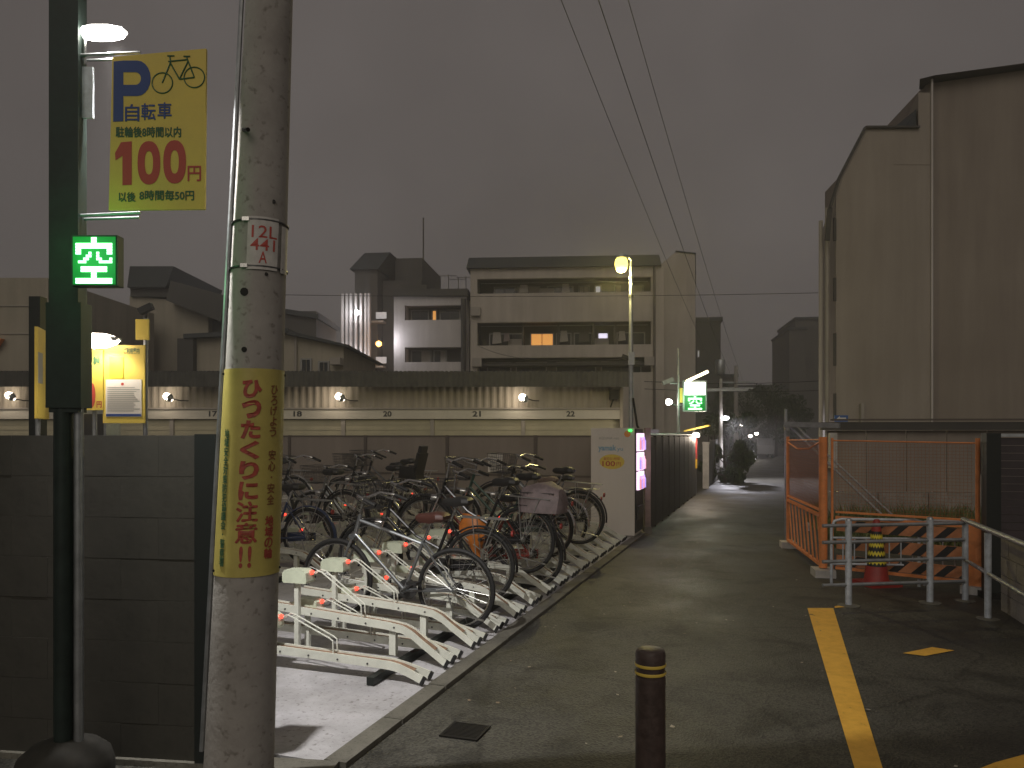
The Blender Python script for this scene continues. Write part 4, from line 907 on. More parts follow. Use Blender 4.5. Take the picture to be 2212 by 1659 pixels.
MB().tube((mx_(1003), -.35, 0), (mx_(1003), -.35, mz(648)), .16, n=10).obj('downpipe', 'facade_dark', mb)
for u, v in ((962, 582), (984, 590), (1001, 586)):
    an = MB().tube((mx_(u), 1.5, mz(628)), (mx_(u), 1.5, mz(v)), .022, n=6)
    for k in range(5): an.tube((mx_(u) - .5 + k * .22, 1.2, mz(v + 3)), (mx_(u) - .5 + k * .22, 1.8, mz(v + 3)), .012, n=4)
    an.tube((mx_(u) - .6, 1.5, mz(v + 3)), (mx_(u) + .5, 1.5, mz(v + 3)), .015, n=5); an.obj('antenna', 'facade_dark', mb)
MB().box((mx_(885), 2, mz(618)), (1.6, 1.2, .7)).obj('roof_unit', 'facade_dark', mb)
light('POINT', 'wall_light', (mx_(838), -.8, mz(735)), 90, (.95, .92, 1), mb, .15)
# ---- stair tower
YT = 52.0; TC = px(815, YT)
tw = thing('stair_tower', 'tall grey building with vertical white louvres and lit stair lamps', 'building', (TC, YT, 0), R(-6))
tx = lambda u: (u - CU) / F * YT - TC
tz = lambda v: pz(v, YT)
MB().bx(tx(765), tx(815), 0, 8, 0, tz(582)).obj('stair_shaft', 'facade_far', tw)
MB().prism([(tx(756), -.3, tz(582)), (tx(820), -.3, tz(582)), (tx(846), -.3, tz(548)), (tx(790), -.3, tz(548))], (0, 8, 0)).obj('roof', 'roof_dark', tw)
MB().bx(tx(818), tx(905), 1, 9, 0, tz(600)).obj('wall', 'facade_dark', tw)
MB().bx(tx(842), tx(903), 1.5, 8, tz(600), tz(548)).obj('penthouse', 'facade_dark', tw)
MB().tube((tx(902), 2, tz(548)), (tx(902), 2, tz(455)), .05, n=6).obj('antenna_mast', 'facade_dark', tw)
for i, u in enumerate((750, 759, 768, 779, 790, 800, 807)): MB().bx(tx(u) - .07, tx(u) + .07, -1.2, -.85, tz(820), tz(640)).obj('louvre', 'facade_white', tw)
for v in (690, 786): MB().bx(tx(748), tx(835), -.8, 0, tz(v + 10), tz(v + 6)).obj('landing', 'trim', tw)
for u, v in ((785, 682), (786, 778)):
    MB().lathe([(.001, -.18), (.14, -.1), (.16, 0), (.14, .1), (.001, .18)], 12, (tx(u), -1.45, tz(v))).obj('lamp', 'lamp_cold', tw, True)
    light('POINT', 'lamp_light', (tx(u - 8), -1.9, tz(v)), 55, (.93, .93, 1), tw, .15)
MB().lathe([(.001, -.2), (.17, -.1), (.19, 0), (.17, .1), (.001, .2)], 12, (tx(840), -2.4, tz(752))).obj('lamp', mat('lamp_orange', (1, .6, .2), .4, emit=(1, .45, .10), estr=8), tw, True)
light('POINT', 'lamp_light', (tx(840), -2.9, tz(752)), 40, (1, .5, .15), tw, .15)
for v in (676, 772): MB().bx(tx(815), tx(838), -.35, -.3, tz(v + 14), tz(v)).obj('lit_opening', 'win_dim', tw)
# ---- white gabled house
YH = 30.0; HC = px(620, YH)
hs = thing('gabled_house', 'pale gabled house with two dark windows right behind the utility pole', 'house', (HC, YH, 0))
hx_ = lambda u: (u - CU) / F * YH - HC
hz = lambda v: pz(v, YH)
MB().prism([(hx_(425), 0, 0), (hx_(742), 0, 0), (hx_(742), 0, hz(748)), (hx_(632), 0, hz(722)), (hx_(425), 0, hz(729))], (0, 7, 0)).obj('wall', 'beige_wall', hs)
MB().prism([(hx_(625), -.4, hz(716)), (hx_(757), -.4, hz(747)), (hx_(757), -.4, hz(752)), (hx_(625), -.4, hz(724))], (0, 8, 0)).obj('roof', 'roof_dark', hs)
MB().prism([(hx_(405), -.4, hz(724)), (hx_(628), -.4, hz(712)), (hx_(628), -.4, hz(722)), (hx_(405), -.4, hz(733))], (0, 8, 0)).obj('roof', 'roof_dark', hs)
MB().bx(hx_(390), hx_(424), -.3, 6, 0, hz(733)).obj('side_wing', 'facade_dark', hs)
for u0, u1 in ((650, 674), (688, 712)): win(hs, hx_(u0), hx_(u1), hz(812), hz(774 + (u0 > 660) * 6), 0, 'glass_dark', 2)
MB().tube((hx_(640), -.08, 0), (hx_(640), -.08, hz(724)), .05, n=8).obj('downpipe', 'trim', hs)
MB().bx(hx_(720), hx_(742), -.6, -.05, hz(790), hz(775)).obj('air_unit', 'trim', hs)
# ---- dark roofs to the left
Y2 = 36.0; C2 = px(390, Y2)
h2 = thing('tiled_house', 'dark sloping roofed house left of the utility pole under the green display', 'house', (C2, Y2, 0))
qx = lambda u: (u - CU) / F * Y2 - C2
qz = lambda v: pz(v, Y2)
MB().prism([(qx(280), 0, 0), (qx(450), 0, 0), (qx(450), 0, qz(665)), (qx(380), 0, qz(648)), (qx(280), 0, qz(640))], (0, 8, 0)).obj('wall', 'beige_wall', h2)
MB().prism([(qx(286), -.5, qz(625)), (qx(368), -.5, qz(625)), (qx(385), -.5, qz(580)), (qx(292), -.5, qz(580))], (0, 6, 0)).obj('roof', 'roof_dark', h2)
MB().prism([(qx(375), -.8, qz(655)), (qx(490), -.8, qz(700)), (qx(500), -.8, qz(645)), (qx(385), -.8, qz(613))], (0, 6, 0)).obj('roof', 'facade_dark', h2)
MB().bx(qx(286), qx(380), -.2, 5, qz(642), qz(625)).obj('upper_wall', 'facade_dark', h2)
MB().bx(qx(440), qx(500), .5, 6, 0, qz(690)).obj('side_wing', 'facade_dark', h2)
Y3 = 27.0
h3 = thing('corner_building', 'plain beige building at the left edge behind the garage shed', 'building', (px(30, Y3), Y3, 0))
MB().bx(px(-200, Y3) - px(30, Y3), px(104, Y3) - px(30, Y3), 0, 8, 0, pz(600, Y3)).obj('wall', 'beige_wall', h3)
for v in (660, 720): MB().bx(px(-200, Y3) - px(30, Y3), px(104, Y3) - px(30, Y3), -.04, 0, pz(v + 2, Y3), pz(v, Y3)).obj('string_course', 'trim', h3)
MB().prism([(px(-40, Y3) - px(30, Y3), -.25, pz(752, Y3)), (px(0, Y3) - px(30, Y3), -.25, pz(752, Y3)), (px(13, Y3) - px(30, Y3), -.25, pz(733, Y3)), (px(-40, Y3) - px(30, Y3), -.25, pz(733, Y3))], (0, .2, 0)).obj('awning', 'orange_paint', h3)
# low house roof seen right of the pole
o = thing('low_house', 'dark roofed low house between the gabled house and the stair tower', 'house', (px(645, 44), 44, 0))
MB().bx(-1.2, 1.0, 0, 5, 0, pz(672, 44)).obj('wall', 'facade_far', o); MB().prism([(-1.4, -.3, pz(674, 44)), (1.2, -.3, pz(690, 44)), (1.2, -.3, pz(680, 44)), (-1.4, -.3, pz(664, 44))], (0, 5.5, 0)).obj('roof', 'roof_dark', o)

# ---- far down the lane
def far_block(label, u0, u1, v, Y, m='facade_dark', dep=10, extra=()):
    xc = px((u0 + u1) / 2, Y); o = thing('far_building', label, 'building', (xc, Y, 0), -TH * .5)
    hw = (px(u1, Y) - px(u0, Y)) / 2
    MB().bx(-hw, hw, 0, dep, 0, pz(v, Y)).obj('wall', m, o); MB().bx(-hw - .15, hw + .15, -.2, dep, pz(v, Y), pz(v, Y) + .3).obj('roof', 'roof_dark', o)
    for a, b_, c, d_ in extra: win(o, px(a, Y) - xc, px(b_, Y) - xc, pz(d_, Y), pz(c, Y), 0, 'win_dim', 1)
    return o
far_block('dark building right behind the apartment block, above the lit green box sign', 1498, 1556, 694, 62, 'facade_dark', 12, ((1506, 1512, 756, 772),))
far_block('tall dim tower far away left of the big windowless building', 1720, 1790, 690, 95, 'facade_far', 12)
far_block('lower dim wing in front of the tall far tower', 1706, 1740, 712, 92, 'facade_far', 12)
far_block('dim far building closing the view down the lane', 1585, 1712, 836, 110, 'facade_far', 10)
far_block('dark far house left of the lane end', 1500, 1590, 815, 75, 'facade_dark', 10)
# utility pole far
def far_pole(label, u, v_top, Y, rad=.14, arm=None):
    o = thing('utility_pole', label, 'utility pole', (px(u, Y), Y, 0))
    MB().path([(0, 0, 0), (0, 0, pz(v_top, Y))], [rad, rad * .7], 10).obj('shaft', 'pole_concrete', o, True)
    for v in (arm or ()): MB().box((0, 0, pz(v, Y)), (1.9, .12, .10), (0, 0, R(-8))).obj('cross_arm', 'galv', o)
    return o
fp = far_pole('thin far utility pole carrying a white lamp on the left of the lane', 1557, 818, 28, .085, (842,))
Yq = 28
MB().tube((0, 0, pz(905, Yq)), (.12, -.2, pz(900, Yq)), .02).obj('lamp_arm', 'galv', fp)
MB().lathe([(.001, -.08), (.10, -.06), (.15, 0), (.10, .05), (.001, .07)], 14, (.10, -.22, pz(903, Yq))).obj('lamp_lens', 'lamp_cold', fp, True)
light('SPOT', 'lamp_light', (.2, -.4, pz(906, Yq)), 900, (.92, .90, 1), fp, .12, (.5, -.5, -1), 130)
fp2 = far_pole('far utility pole with transformer beyond the thin lamp pole', 1590, 790, 44, .15, (826, 838))
MB().lathe([(.25, 0), (.28, .05), (.28, .75), (.25, .8)], 14, (-.9, 0, pz(800, 44) - .2)).obj('transformer', 'galv', fp2, True)
for lab, u, v, Y in (('small white lamp on a post, nearest of the distant lane lamps', 1603, 917, 46), ('small white lamp far down the lane, lower of the farthest pair', 1621, 942, 50), ('small white lamp far down the lane, upper of the farthest pair', 1634, 937, 53)):
    o = thing('street_lamp', lab, 'street lamp', (px(u, Y), Y, 0), 0, 'distant lane lamps')
    MB().tube((0, 0, 0), (0, 0, pz(v, Y)), .05, n=8).obj('pole', 'iron', o); MB().box((0, 0, pz(v, Y) + .16), (.4, .3, .05)).obj('lamp_cap', 'iron', o)
    MB().lathe([(.001, -.09), (.10, -.05), (.13, 0), (.10, .06), (.001, .09)], 12, (0, 0, pz(v, Y))).obj('lamp_lens', 'lamp_small', o, True)
    light('POINT', 'lamp_light', (0, -.4, pz(v, Y) - .1), 14, (1, .9, .8), o, .1)
# second parking sign along the lane
Y5 = 18.6
s5 = thing('box_sign', 'glowing white and green vacancy box sign on a pole over the lane', 'sign', (px(1465, Y5), Y5, 0))
kx = lambda u: px(u, Y5) - px(1465, Y5)
kz = lambda v: pz(v, Y5)
MB().path([(0, 0, 0), (0, 0, kz(752))], [.05, .03], 10).obj('pole', 'galv', s5, True)
MB().bx(kx(1474), kx(1526), -.05, .08, kz(889), kz(822)).obj('case', 'galv', s5)
MB().bx(kx(1478), kx(1522), -.06, -.052, kz(853), kz(826)).obj('white_panel', 'box_white', s5)
gp = MB().bx(kx(1478), kx(1522), -.06, -.052, kz(886), kz(854)).obj('green_panel', 'led_panel', s5)
dot_glyph(kx(1483), kx(1517), kz(885), kz(856), -.064, gp)
MB().tube((0, 0, kz(840)), (kx(1478), 0, kz(840)), .02).obj('bracket', 'galv', s5); MB().tube((0, 0, kz(875)), (kx(1478), 0, kz(875)), .02).obj('bracket', 'galv', s5)
MB().tube((kx(1482), -.05, kz(824)), (kx(1524), -.25, kz(804)), .035).obj('tube_lamp', mat('lamp_tube', (1, .9, .7), .4, emit=(1, .82, .50), estr=6), s5, True)
MB().box((kx(1441), -.1, kz(824)), (.28, .10, .10), (0, R(-22), 0)).obj('security_camera', 'galv', s5)
MB().tube((0, 0, kz(828)), (kx(1446), -.05, kz(828)), .02).obj('camera_arm', 'galv', s5)
MB().lathe([(.001, -.07), (.06, -.05), (.075, 0), (.05, .06), (.001, .09)], 12, (kx(1441), -.2, kz(869)), 'X').obj('flood_lamp', 'lamp_small', s5, True)
MB().tube((0, 0, kz(880)), (kx(1446), -.18, kz(872)), .015).obj('lamp_arm', 'galv', s5)
MB().bx(.03, .10, -.04, .03, kz(870), kz(838)).obj('label_plate', 'yellow_sign', s5)
light('POINT', 'sign_light', (kx(1500), -.5, kz(858)), 14, (.55, 1, .6), s5, .2)
# lit machine at the lane entrance
Ym = 20.9
o = thing('ticket_machine', 'red and yellow lit parking machine at the end of the black lane fence', 'machine', (px(1507, Ym), Ym, 0), -TH)
MB().bx(-.16, -.05, 0, .3, .0, .70).obj('cabinet', 'steel_dark', o); MB().bx(-.16, -.03, 0, .3, .70, .95).obj('yellow_panel', 'yellow_box', o); MB().bx(-.16, -.03, 0, .3, .95, 1.50).obj('red_panel', 'red_box', o)
MB().lathe([(.001, -.07), (.08, -.05), (.10, 0), (.08, .05), (.001, .07)], 12, (-.04, -.06, 1.60)).obj('lamp', 'lamp_warm', o, True)
MB().prism([(-.35, -.2, 1.70), (.30, -.2, 1.85), (.30, -.2, 1.88), (-.35, -.2, 1.73)], (0, .7, 0)).obj('canopy', 'yellow_sign', o)
MB().tube((-.14, .4, 1.5), (-.14, .4, 1.74), .02).obj('canopy_post', 'galv', o)
light('POINT', 'lamp_light', (.12, -.25, 1.55), 60, (1, .82, .66), o, .08)
o = thing('gate_post', 'pale square gate post beyond the black lane fence', 'post', (px(1525, 23.2), 23.2, 0), -TH)
MB().bx(-.09, .09, -.09, .09, 0, pz(958, 23.2)).obj('shaft', 'stone_white', o); MB().bx(-.11, .11, -.11, .11, pz(958, 23.2), pz(958, 23.2) + .04).obj('cap', 'stone_white', o)
o = thing('side_fence', 'dark panel fence continuing past the pale gate post', 'fence', Vector((px(1531, 23.8), 23.8, 0)), R(90) - TH)
pa2 = MB().bx(.02, 1.3, -.012, .012, .04, 1.45).mesh('panel', 'fence_dark')
for i in range(4): link('panel', pa2, o, (i * 1.32, 0, 0)); link('post', ps, o, (i * 1.32, 0, 0))
o = thing('far_car', 'small pale car parked far down the lane', 'car', (px(1642, 55), 55, 0), R(80))
cb = MB(); cb.prism([(-1.7, -.7, .3), (1.7, -.7, .3), (1.75, -.7, .75), (.95, -.7, .85), (.45, -.7, 1.35), (-.9, -.7, 1.4), (-1.6, -.7, .9)], (0, 1.4, 0)); cb.obj('body', 'car_paint', o)
for x in (-1.05, 1.05):
    for y in (-.68, .68): w = MB().torus(.22, .08, (0, 0, 0), 20, 8).obj('wheel', 'black_rubber', o, True, (x, y, .3)); MB().lathe([(.16, -.05), (.16, .05)], 14, (0, 0, 0), 'Y').obj('rim', 'alloy', w)
MB().prism([(.52, -.62, .92), (.9, -.62, .9), (.45, -.62, 1.28), (.40, -.62, 1.28)], (0, 1.24, 0)).obj('windscreen', 'glass_dark', o)
for y in (-.5, .5): MB().box((1.73, y, .62), (.06, .25, .12)).obj('headlight', 'chrome', o)
o = thing('parked_scooter', 'bicycle parked on the right of the lane behind the orange net', 'bicycle', (px(1688, 17), 17, 0), 0); bpy.data.objects.remove(o)
bicycle(13.6, 3.15, False, 'frame_silver', 'lone bicycle parked down the lane beside the orange gate', lift=.0, yaw=math.pi / 2, group=None)

# ================================================================== RIGHT SIDE
YR = 20.0; RC = px(1900, YR)
rb_ = thing('windowless_building', 'big windowless brown building with chamfered roofline on the right', 'building', (RC, YR, 0), R(0))
rx = lambda u: (u - CU) / F * YR - RC
rz_ = lambda v: pz(v, YR)
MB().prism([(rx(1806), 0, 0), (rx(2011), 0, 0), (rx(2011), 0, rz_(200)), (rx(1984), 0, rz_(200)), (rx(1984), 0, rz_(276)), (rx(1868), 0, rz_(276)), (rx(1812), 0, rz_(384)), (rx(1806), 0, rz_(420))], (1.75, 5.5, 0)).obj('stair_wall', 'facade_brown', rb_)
MB().prism([(rx(2011), .25, 0), (rx(2600), -2.6, 0), (rx(2600), -2.6, rz_(177)), (rx(2011), .25, rz_(172))], (1, 9, 0)).obj('main_wall', 'facade_brown_shaded', rb_)  # shade of the angled plane put into its colour, a darker brown copy
MB().tube((rx(2012), -.03, 0), (rx(2012), -.03, rz_(172)), .028, n=8).obj('downpipe', 'facade_white', rb_)
MB().prism([(rx(1978), -.2, rz_(178)), (rx(2011), -.2, rz_(170)), (rx(2600), -2.75, rz_(177)), (rx(2600), -2.75, rz_(173)), (rx(2011), -.1, rz_(167)), (rx(1990), -.1, rz_(175))], (.3, .6, 0)).obj('roof_edge', 'facade_dark', rb_)
MB().prism([(rx(1958), .1, rz_(275)), (rx(1984), .1, rz_(275)), (rx(1984), .1, rz_(232))], (0, 1.5, 0)).obj('roof_fin', 'roof_dark', rb_)
ed = MB()
for a, b_ in (((1984, 276), (1868, 276)), ((1868, 276), (1812, 384)), ((1812, 384), (1792, 450)), ((1792, 450), (1786, 520))): ed.bar((rx(a[0]), -.03, rz_(a[1])), (rx(b_[0]), -.03, rz_(b_[1])), .12, .05)
ed.obj('coping', 'facade_dark', rb_)
for v0, v1 in ((470, 520), (600, 650), (720, 790), (850, 905)):
    MB().bx(rx(1801), rx(1806), -.02, .05, rz_(v1), rz_(v0)).obj('window_slot', 'facade_dark', rb_)
for u in (1783, 1797): MB().tube((rx(u), .3, 0), (rx(u), .3, rz_(470 + (u - 1783) * -2)), .055, n=8).obj('downpipe', 'trim', rb_)
for v in (358, 540, 727): MB().lathe([(.07, -.12), (.07, .02)], 12, (rx(2190), -.95, rz_(v)), 'Y').obj('vent', 'iron', rb_)
MB().bx(rx(1930), rx(2009), -.008, 0, rz_(356), rz_(355)).obj('seam', 'facade_brown_shaded', rb_)
MB().bx(rx(1856), rx(1862), -.12, -.02, rz_(940), rz_(872)).obj('pipe_cover', 'trim', rb_)
# panel fence behind the orange gate
YF = 13.6
pf = thing('site_fence', 'grey-brown panel fence on a concrete base behind the orange gate', 'fence', (px(1785, YF), YF, 0), R(-4))
vx = lambda u: px(u, YF) - px(1785, YF)
for i in range(5): MB().bx(i * .68 + .01, i * .68 + .67, 0, .03, .62, pz(930, YF)).obj('panel', 'fence_right', pf)
for i in range(4): MB().bx(i * .85 + .006, i * .85 + .844, -.08, .10, 0, .60).obj('base_block', 'grey_block', pf)
MB().bx(-.1, 5.2, -.12, .02, pz(929, YF), pz(912, YF)).obj('top_rail', 'facade_dark', pf)
MB().bx(.02, 5.2, -.16, -.13, pz(909, YF), pz(905, YF)).obj('upper_rail', 'fence_post', pf)
MB().bx(.0, .12, -.2, -.1, pz(1010, YF), pz(935, YF)).obj('end_post', 'stone_white', pf)
# weeds
def weeds(name, label, region, n, h, m='weed'):
    b = MB()
    for i in range(n):
        c = region(); a = random.uniform(0, 6.28); hh = h * random.uniform(.4, 1.2); w = random.uniform(.006, .014); lx, ly = random.uniform(-.5, .5) * hh, random.uniform(-.5, .5) * hh
        dx, dy = math.cos(a) * w, math.sin(a) * w
        b.add([c + Vector((-dx, -dy, 0)), c + Vector((dx, dy, 0)), c + Vector((lx * .5 + dx, ly * .5 + dy, hh * .6)), c + Vector((lx, ly, hh)), c + Vector((lx * .5 - dx, ly * .5 - dy, hh * .6))], [(0, 1, 2, 3, 4)])
    o = b.obj(name, m); o['kind'] = 'stuff'; o['label'] = label; o['category'] = 'weeds'; return o
weeds('weeds', 'rough weeds growing behind the orange net gate', lambda: Vector((px(random.uniform(1800, 2110), 13), random.uniform(10.2, 13.3), 0)), 3600, .42)
weeds('weeds', 'patch of grass at the right edge of the lane', lambda: W(random.uniform(8.6, 14), random.gauss(3.05, .18) if random.random() < .8 else 2.8, 0), 2600, .22)
# ---- orange gates
PB = gr(1778, 1245); PA_ = gr(1702, 1183); PC = gr(2112, 1283)
def gate(label, a, b_, ztop, r0, r1):
    d = (b_ - a); L = d.length; rz = math.atan2(d.y, d.x)
    o = thing('mesh_gate', label, 'gate', (a.x, a.y, 0), rz)
    zl = .66
    for x, r in ((0, r0), (L, r1)): MB().tube((x, 0, .10), (x, 0, ztop), r, n=14).obj('post', 'orange_paint', o, True)
    MB().tube((0, 0, ztop - .03), (L, 0, ztop - .05), .008).obj('top_rail', 'orange_paint', o)
    MB().bx(.04, L - .03, -.02, .02, zl, zl + .035).obj('rail', 'orange_paint', o); MB().bx(.04, L - .03, -.02, .02, zl + .07, zl + .09).obj('rail', 'orange_paint', o)
    MB().bx(.04, L - .03, -.02, .02, .10, .13).obj('rail', 'orange_paint', o)
    net = MB(); sp_ = .035
    k = int(L / sp_)
    for i in range(1, k): net.bar((i * sp_, 0, zl + .09), (i * sp_, 0, ztop - .06), .0022, .0022)
    for i in range(int((ztop - zl - .12) / sp_)): net.bar((.04, 0, zl + .11 + i * sp_), (L - .04, 0, zl + .11 + i * sp_), .0022, .0022)
    no = net.obj('net', 'orange_net', o); no['kind'] = 'stuff'
    return o, L, zl
go, L, zl = gate('narrow orange mesh gate leaf with slanting slats at the edge of the lane', PB, PA_, 1.58, .046, .022)
for i in range(9):
    x = .08 + (L - .16) * i / 9
    MB().bar((x, 0, .135), (min(x + .22, L - .05), 0, zl - .005), .05, .012, (0, 1, 0)).obj('slat', 'orange_paint', go)
MB().box((L * .45, -.03, .45), (.16, .01, .10)).obj('label_plate', 'galv_white', go)
MB().bx(-.14, .14, -.11, .11, 0, .09).obj('footing', 'stone_white', go); MB().bx(L - .12, L + .12, -.10, .10, 0, .09).obj('footing', 'stone_white', go)
MB().path([(L, 0, 1.50), (L * .7, -.01, 1.42), (L * .4, -.02, 1.43), (.05, 0, 1.54)], .012, 6).obj('hose', 'orange_paint', go, True)
go, L, zl = gate('wide orange mesh gate with black and orange striped boards behind the cone', PB + (PC - PB).normalized() * .10, PC, 1.57, .014, .022)
for k, (za, zb_) in enumerate(((.53, .65), (.33, .46), (.14, .26))):
    bdp = MB().bx(.05, L - .04, -.012, .012, za, zb_).obj('striped_board', 'orange_faded', go)
    n = 6; pw = (L - .1) / n
    for i in range(n):
        x = .05 + i * pw + pw * .45; h_ = zb_ - za
        MB().prism([(x, -.016, za + .001), (x + pw * .42, -.016, za + .001), (x + pw * .42 + .12, -.016, zb_ - .001), (x + .12, -.016, zb_ - .001)], (0, .003, 0)).obj('black_stripe', 'stripe_black', bdp)
MB().bx(L - .10, L + .06, -.03, .03, .05, .68).obj('end_plate', 'orange_paint', go)
MB().bx(L + .0, L + .12, .02, .06, 1.2, 1.56).obj('corner_plate', 'stone_white', go)
MB().bx(L - .14, L + .14, -.11, .11, 0, .08).obj('footing', 'stone_white', go)
# scaffold frame behind
Yg = 11.2
o = thing('pipe_scaffold', 'grey pipe frame with long diagonal stays above the narrow orange gate', 'scaffold', (px(1701, Yg), Yg, 0))
MB().tube((0, .06, 0), (0, .06, pz(883, Yg)), .022).obj('post', 'galv', o, True); MB().bar((-.02, .06, pz(916, Yg)), (px(1782, Yg) - px(1701, Yg), -.5, pz(920, Yg)), .05, .07).obj('beam', 'galv', o)
for k in (0, .10): MB().tube((.05 + k, .05, pz(920, Yg)), (px(1905, 9.9) - px(1701, Yg) + k * 1.3, -1.3, pz(1112, 9.9)), .016).obj('stay', 'galv', o, True)
MB().box((-.02, -.02, pz(926, Yg)), (.06, .06, .05)).obj('clamp', 'chrome', o)
o = thing('direction_sign', 'blue sign with a white left arrow above the gate frame', 'sign', (px(1817, 15), 15, 0))
MB().bx(-.13, .13, -.01, .01, pz(911, 15), pz(897, 15)).obj('plate', 'sign_blue', o)
zc = pz(904, 15); MB().prism([(-.09, -.013, zc), (-.03, -.013, zc + .045), (-.03, -.013, zc + .018), (.09, -.013, zc + .018), (.09, -.013, zc - .018), (-.03, -.013, zc - .018), (-.03, -.013, zc - .045)], (0, .002, 0)).obj('arrow', 'white_paint', o)
MB().tube((0, .03, 0), (0, .03, pz(897, 15)), .025).obj('pole', 'galv', o)
# ---- pipe guard rail
g0 = gr(1833, 1309); g1 = gr(2009, 1303); g2 = gr(2085, 1299); g3 = gr(2134, 1338)
d = (g1 - g0); rzz = math.atan2(d.y, d.x); L = d.length
o = thing('pipe_barrier', 'grey steel pipe barrier with four rails in front of the traffic cone', 'barrier', g0, rzz)
for x in (0, L):
    MB().tube((x, 0, 0), (x, 0, .80), .030, n=14).obj('post', 'galv_white', o, True); MB().lathe([(.031, 0), (.024, .018), (.001, .025)], 14, (x, 0, .80)).obj('post_cap', 'galv', o, True); MB().lathe([(.10, 0), (.10, .006), (.05, .012)], 14, (x, 0, .004)).obj('base_collar', 'kerb_concrete', o)
for z in (.20, .42, .60, .755): MB().tube((-.26, 0, z), (L + .36, 0, z), .017, n=10).obj('rail', 'galv', o, True)
d = g3 - g2; L2 = d.length
o = thing('handrail', 'steel handrail running towards us along the low wall at right', 'handrail', g2, math.atan2(d.y, d.x))
for x in (0, L2, L2 + 1.5):
    MB().tube((x, 0, 0), (x, 0, .75), .028, n=14).obj('post', 'galv_white', o, True); MB().lathe([(.09, 0), (.09, .006), (.05, .012)], 14, (x, 0, .004)).obj('base_collar', 'kerb_concrete', o)
MB().tube((-.08, 0, .78), (L2 + 2.2, 0, .78), .024, n=12).obj('top_rail', 'galv', o, True); MB().tube((0, 0, .40), (L2 + 2.2, 0, .40), .018, n=10).obj('mid_rail', 'galv', o, True)
# ---- folding barricades behind
def barricade(label, p, rz, Lb):
    o = thing('steel_barricade', label, 'barricade', p, rz)
    MB().path([(0, 0, 0), (0, 0, .60), (.03, 0, .68), (.10, 0, .70), (Lb - .10, 0, .70), (Lb - .03, 0, .68), (Lb, 0, .60), (Lb, 0, 0)], .016, 8).obj('frame', 'galv_white', o, True)
    MB().tube((0, 0, .22), (Lb, 0, .22), .012).obj('rail', 'galv_white', o); MB().tube((0, 0, .50), (Lb, 0, .50), .012).obj('rail', 'galv_white', o)
    n = int(Lb / .11)
    for i in range(1, n): MB().tube((i * Lb / n, 0, .22), (i * Lb / n, 0, .50), .007, n=6).obj('bar', 'galv_white', o)
barricade('low white pipe barricade behind the traffic cone', gr(1796, 1262), R(-6), .95)
barricade('low white pipe barricade right of the traffic cone near the handrail', gr(1985, 1268), R(-12), .46)
# ---- traffic cone
cp = gr(1893, 1264)
o = thing('traffic_cone', 'red traffic cone wrapped in black and yellow zigzag tape', 'traffic cone', (cp.x, cp.y, .004))
MB().box((0, 0, .02), (.36, .36, .04), (0, 0, R(12))).obj('base', 'cone_red', o)
MB().lathe([(.14, .04), (.125, .06), (.105, .20), (.096, .21)], 22).obj('lower_cone', 'cone_red', o, True)
cz = lambda z: .100 - (z - .21) * .135
nn = 16
def ring_band(z0, z1, zig, dr):
    b = MB(); vs = []
    for j in range(nn * 2):
        a = math.pi * j / nn; w = zig if j % 2 else -zig
        for z in (z0 + w, z1 + w): rr = cz(z) + dr; vs.append((rr * math.cos(a), rr * math.sin(a), z))
    return b.add(vs, [(j * 2, ((j + 1) % (nn * 2)) * 2, ((j + 1) % (nn * 2)) * 2 + 1, j * 2 + 1) for j in range(nn * 2)])
ring_band(.205, .574, 0, 0).obj('black_tape', 'tape_black', o)
for k in range(4): ring_band(.235 + k * .088, .272 + k * .088, .013, .002).obj('yellow_tape', 'tape_yellow', o)
MB().lathe([(cz(.574), .574), (.036, .68), (.030, .70), (.001, .705)], 20).obj('upper_cone', 'cone_red', o, True)
# ---- right end: black pillar, dark shutter, low block wall
Yd = 7.6
o = thing('gate_pillar', 'black square pillar at the right end of the orange gate', 'pillar', (px(2141, Yd), Yd, 0), R(-10))
MB().bx(-.065, .065, -.06, .06, 0, 1.62).obj('shaft', 'black_metal', o); MB().bx(-.09, .09, -.09, .09, 0, .06).obj('base', 'iron', o)
o = thing('sliding_shutter', 'dark purple-brown slatted shutter at the right edge of the picture', 'shutter', (px(2152, Yd), Yd + .02, 0), R(-16))
for i in range(14): MB().bx(0, 2.2, 0, .03 + (i % 2) * .008, .52 + i * .0755, .52 + i * .0755 + .072).obj('slat', 'dark_shutter', o)
MB().bx(0, 2.2, -.03, .05, 1.585, 1.615).obj('top_rail', 'galv', o); MB().bx(0, 2.2, 0, .06, 0, .515).obj('base', 'dark_block', o)
lw = thing('low_wall', 'pale stained block wall beside the handrail at bottom right', 'wall', gr(2162, 1318), math.atan2((g3 - g2).y, (g3 - g2).x) + R(2))
for r in range(4):
    for i in range(6):
        off = -.2 if r % 2 else 0
        x0 = max(0, i * .4 + off + .003); x1 = i * .4 + off + .397
        MB().bx(x0, x1, .0, .14, r * .165 + .003, r * .165 + .162).obj('block', 'grey_block', lw)
MB().bx(0, 2.3, .01, .13, 0, .655).obj('mortar', 'grey_block', lw)
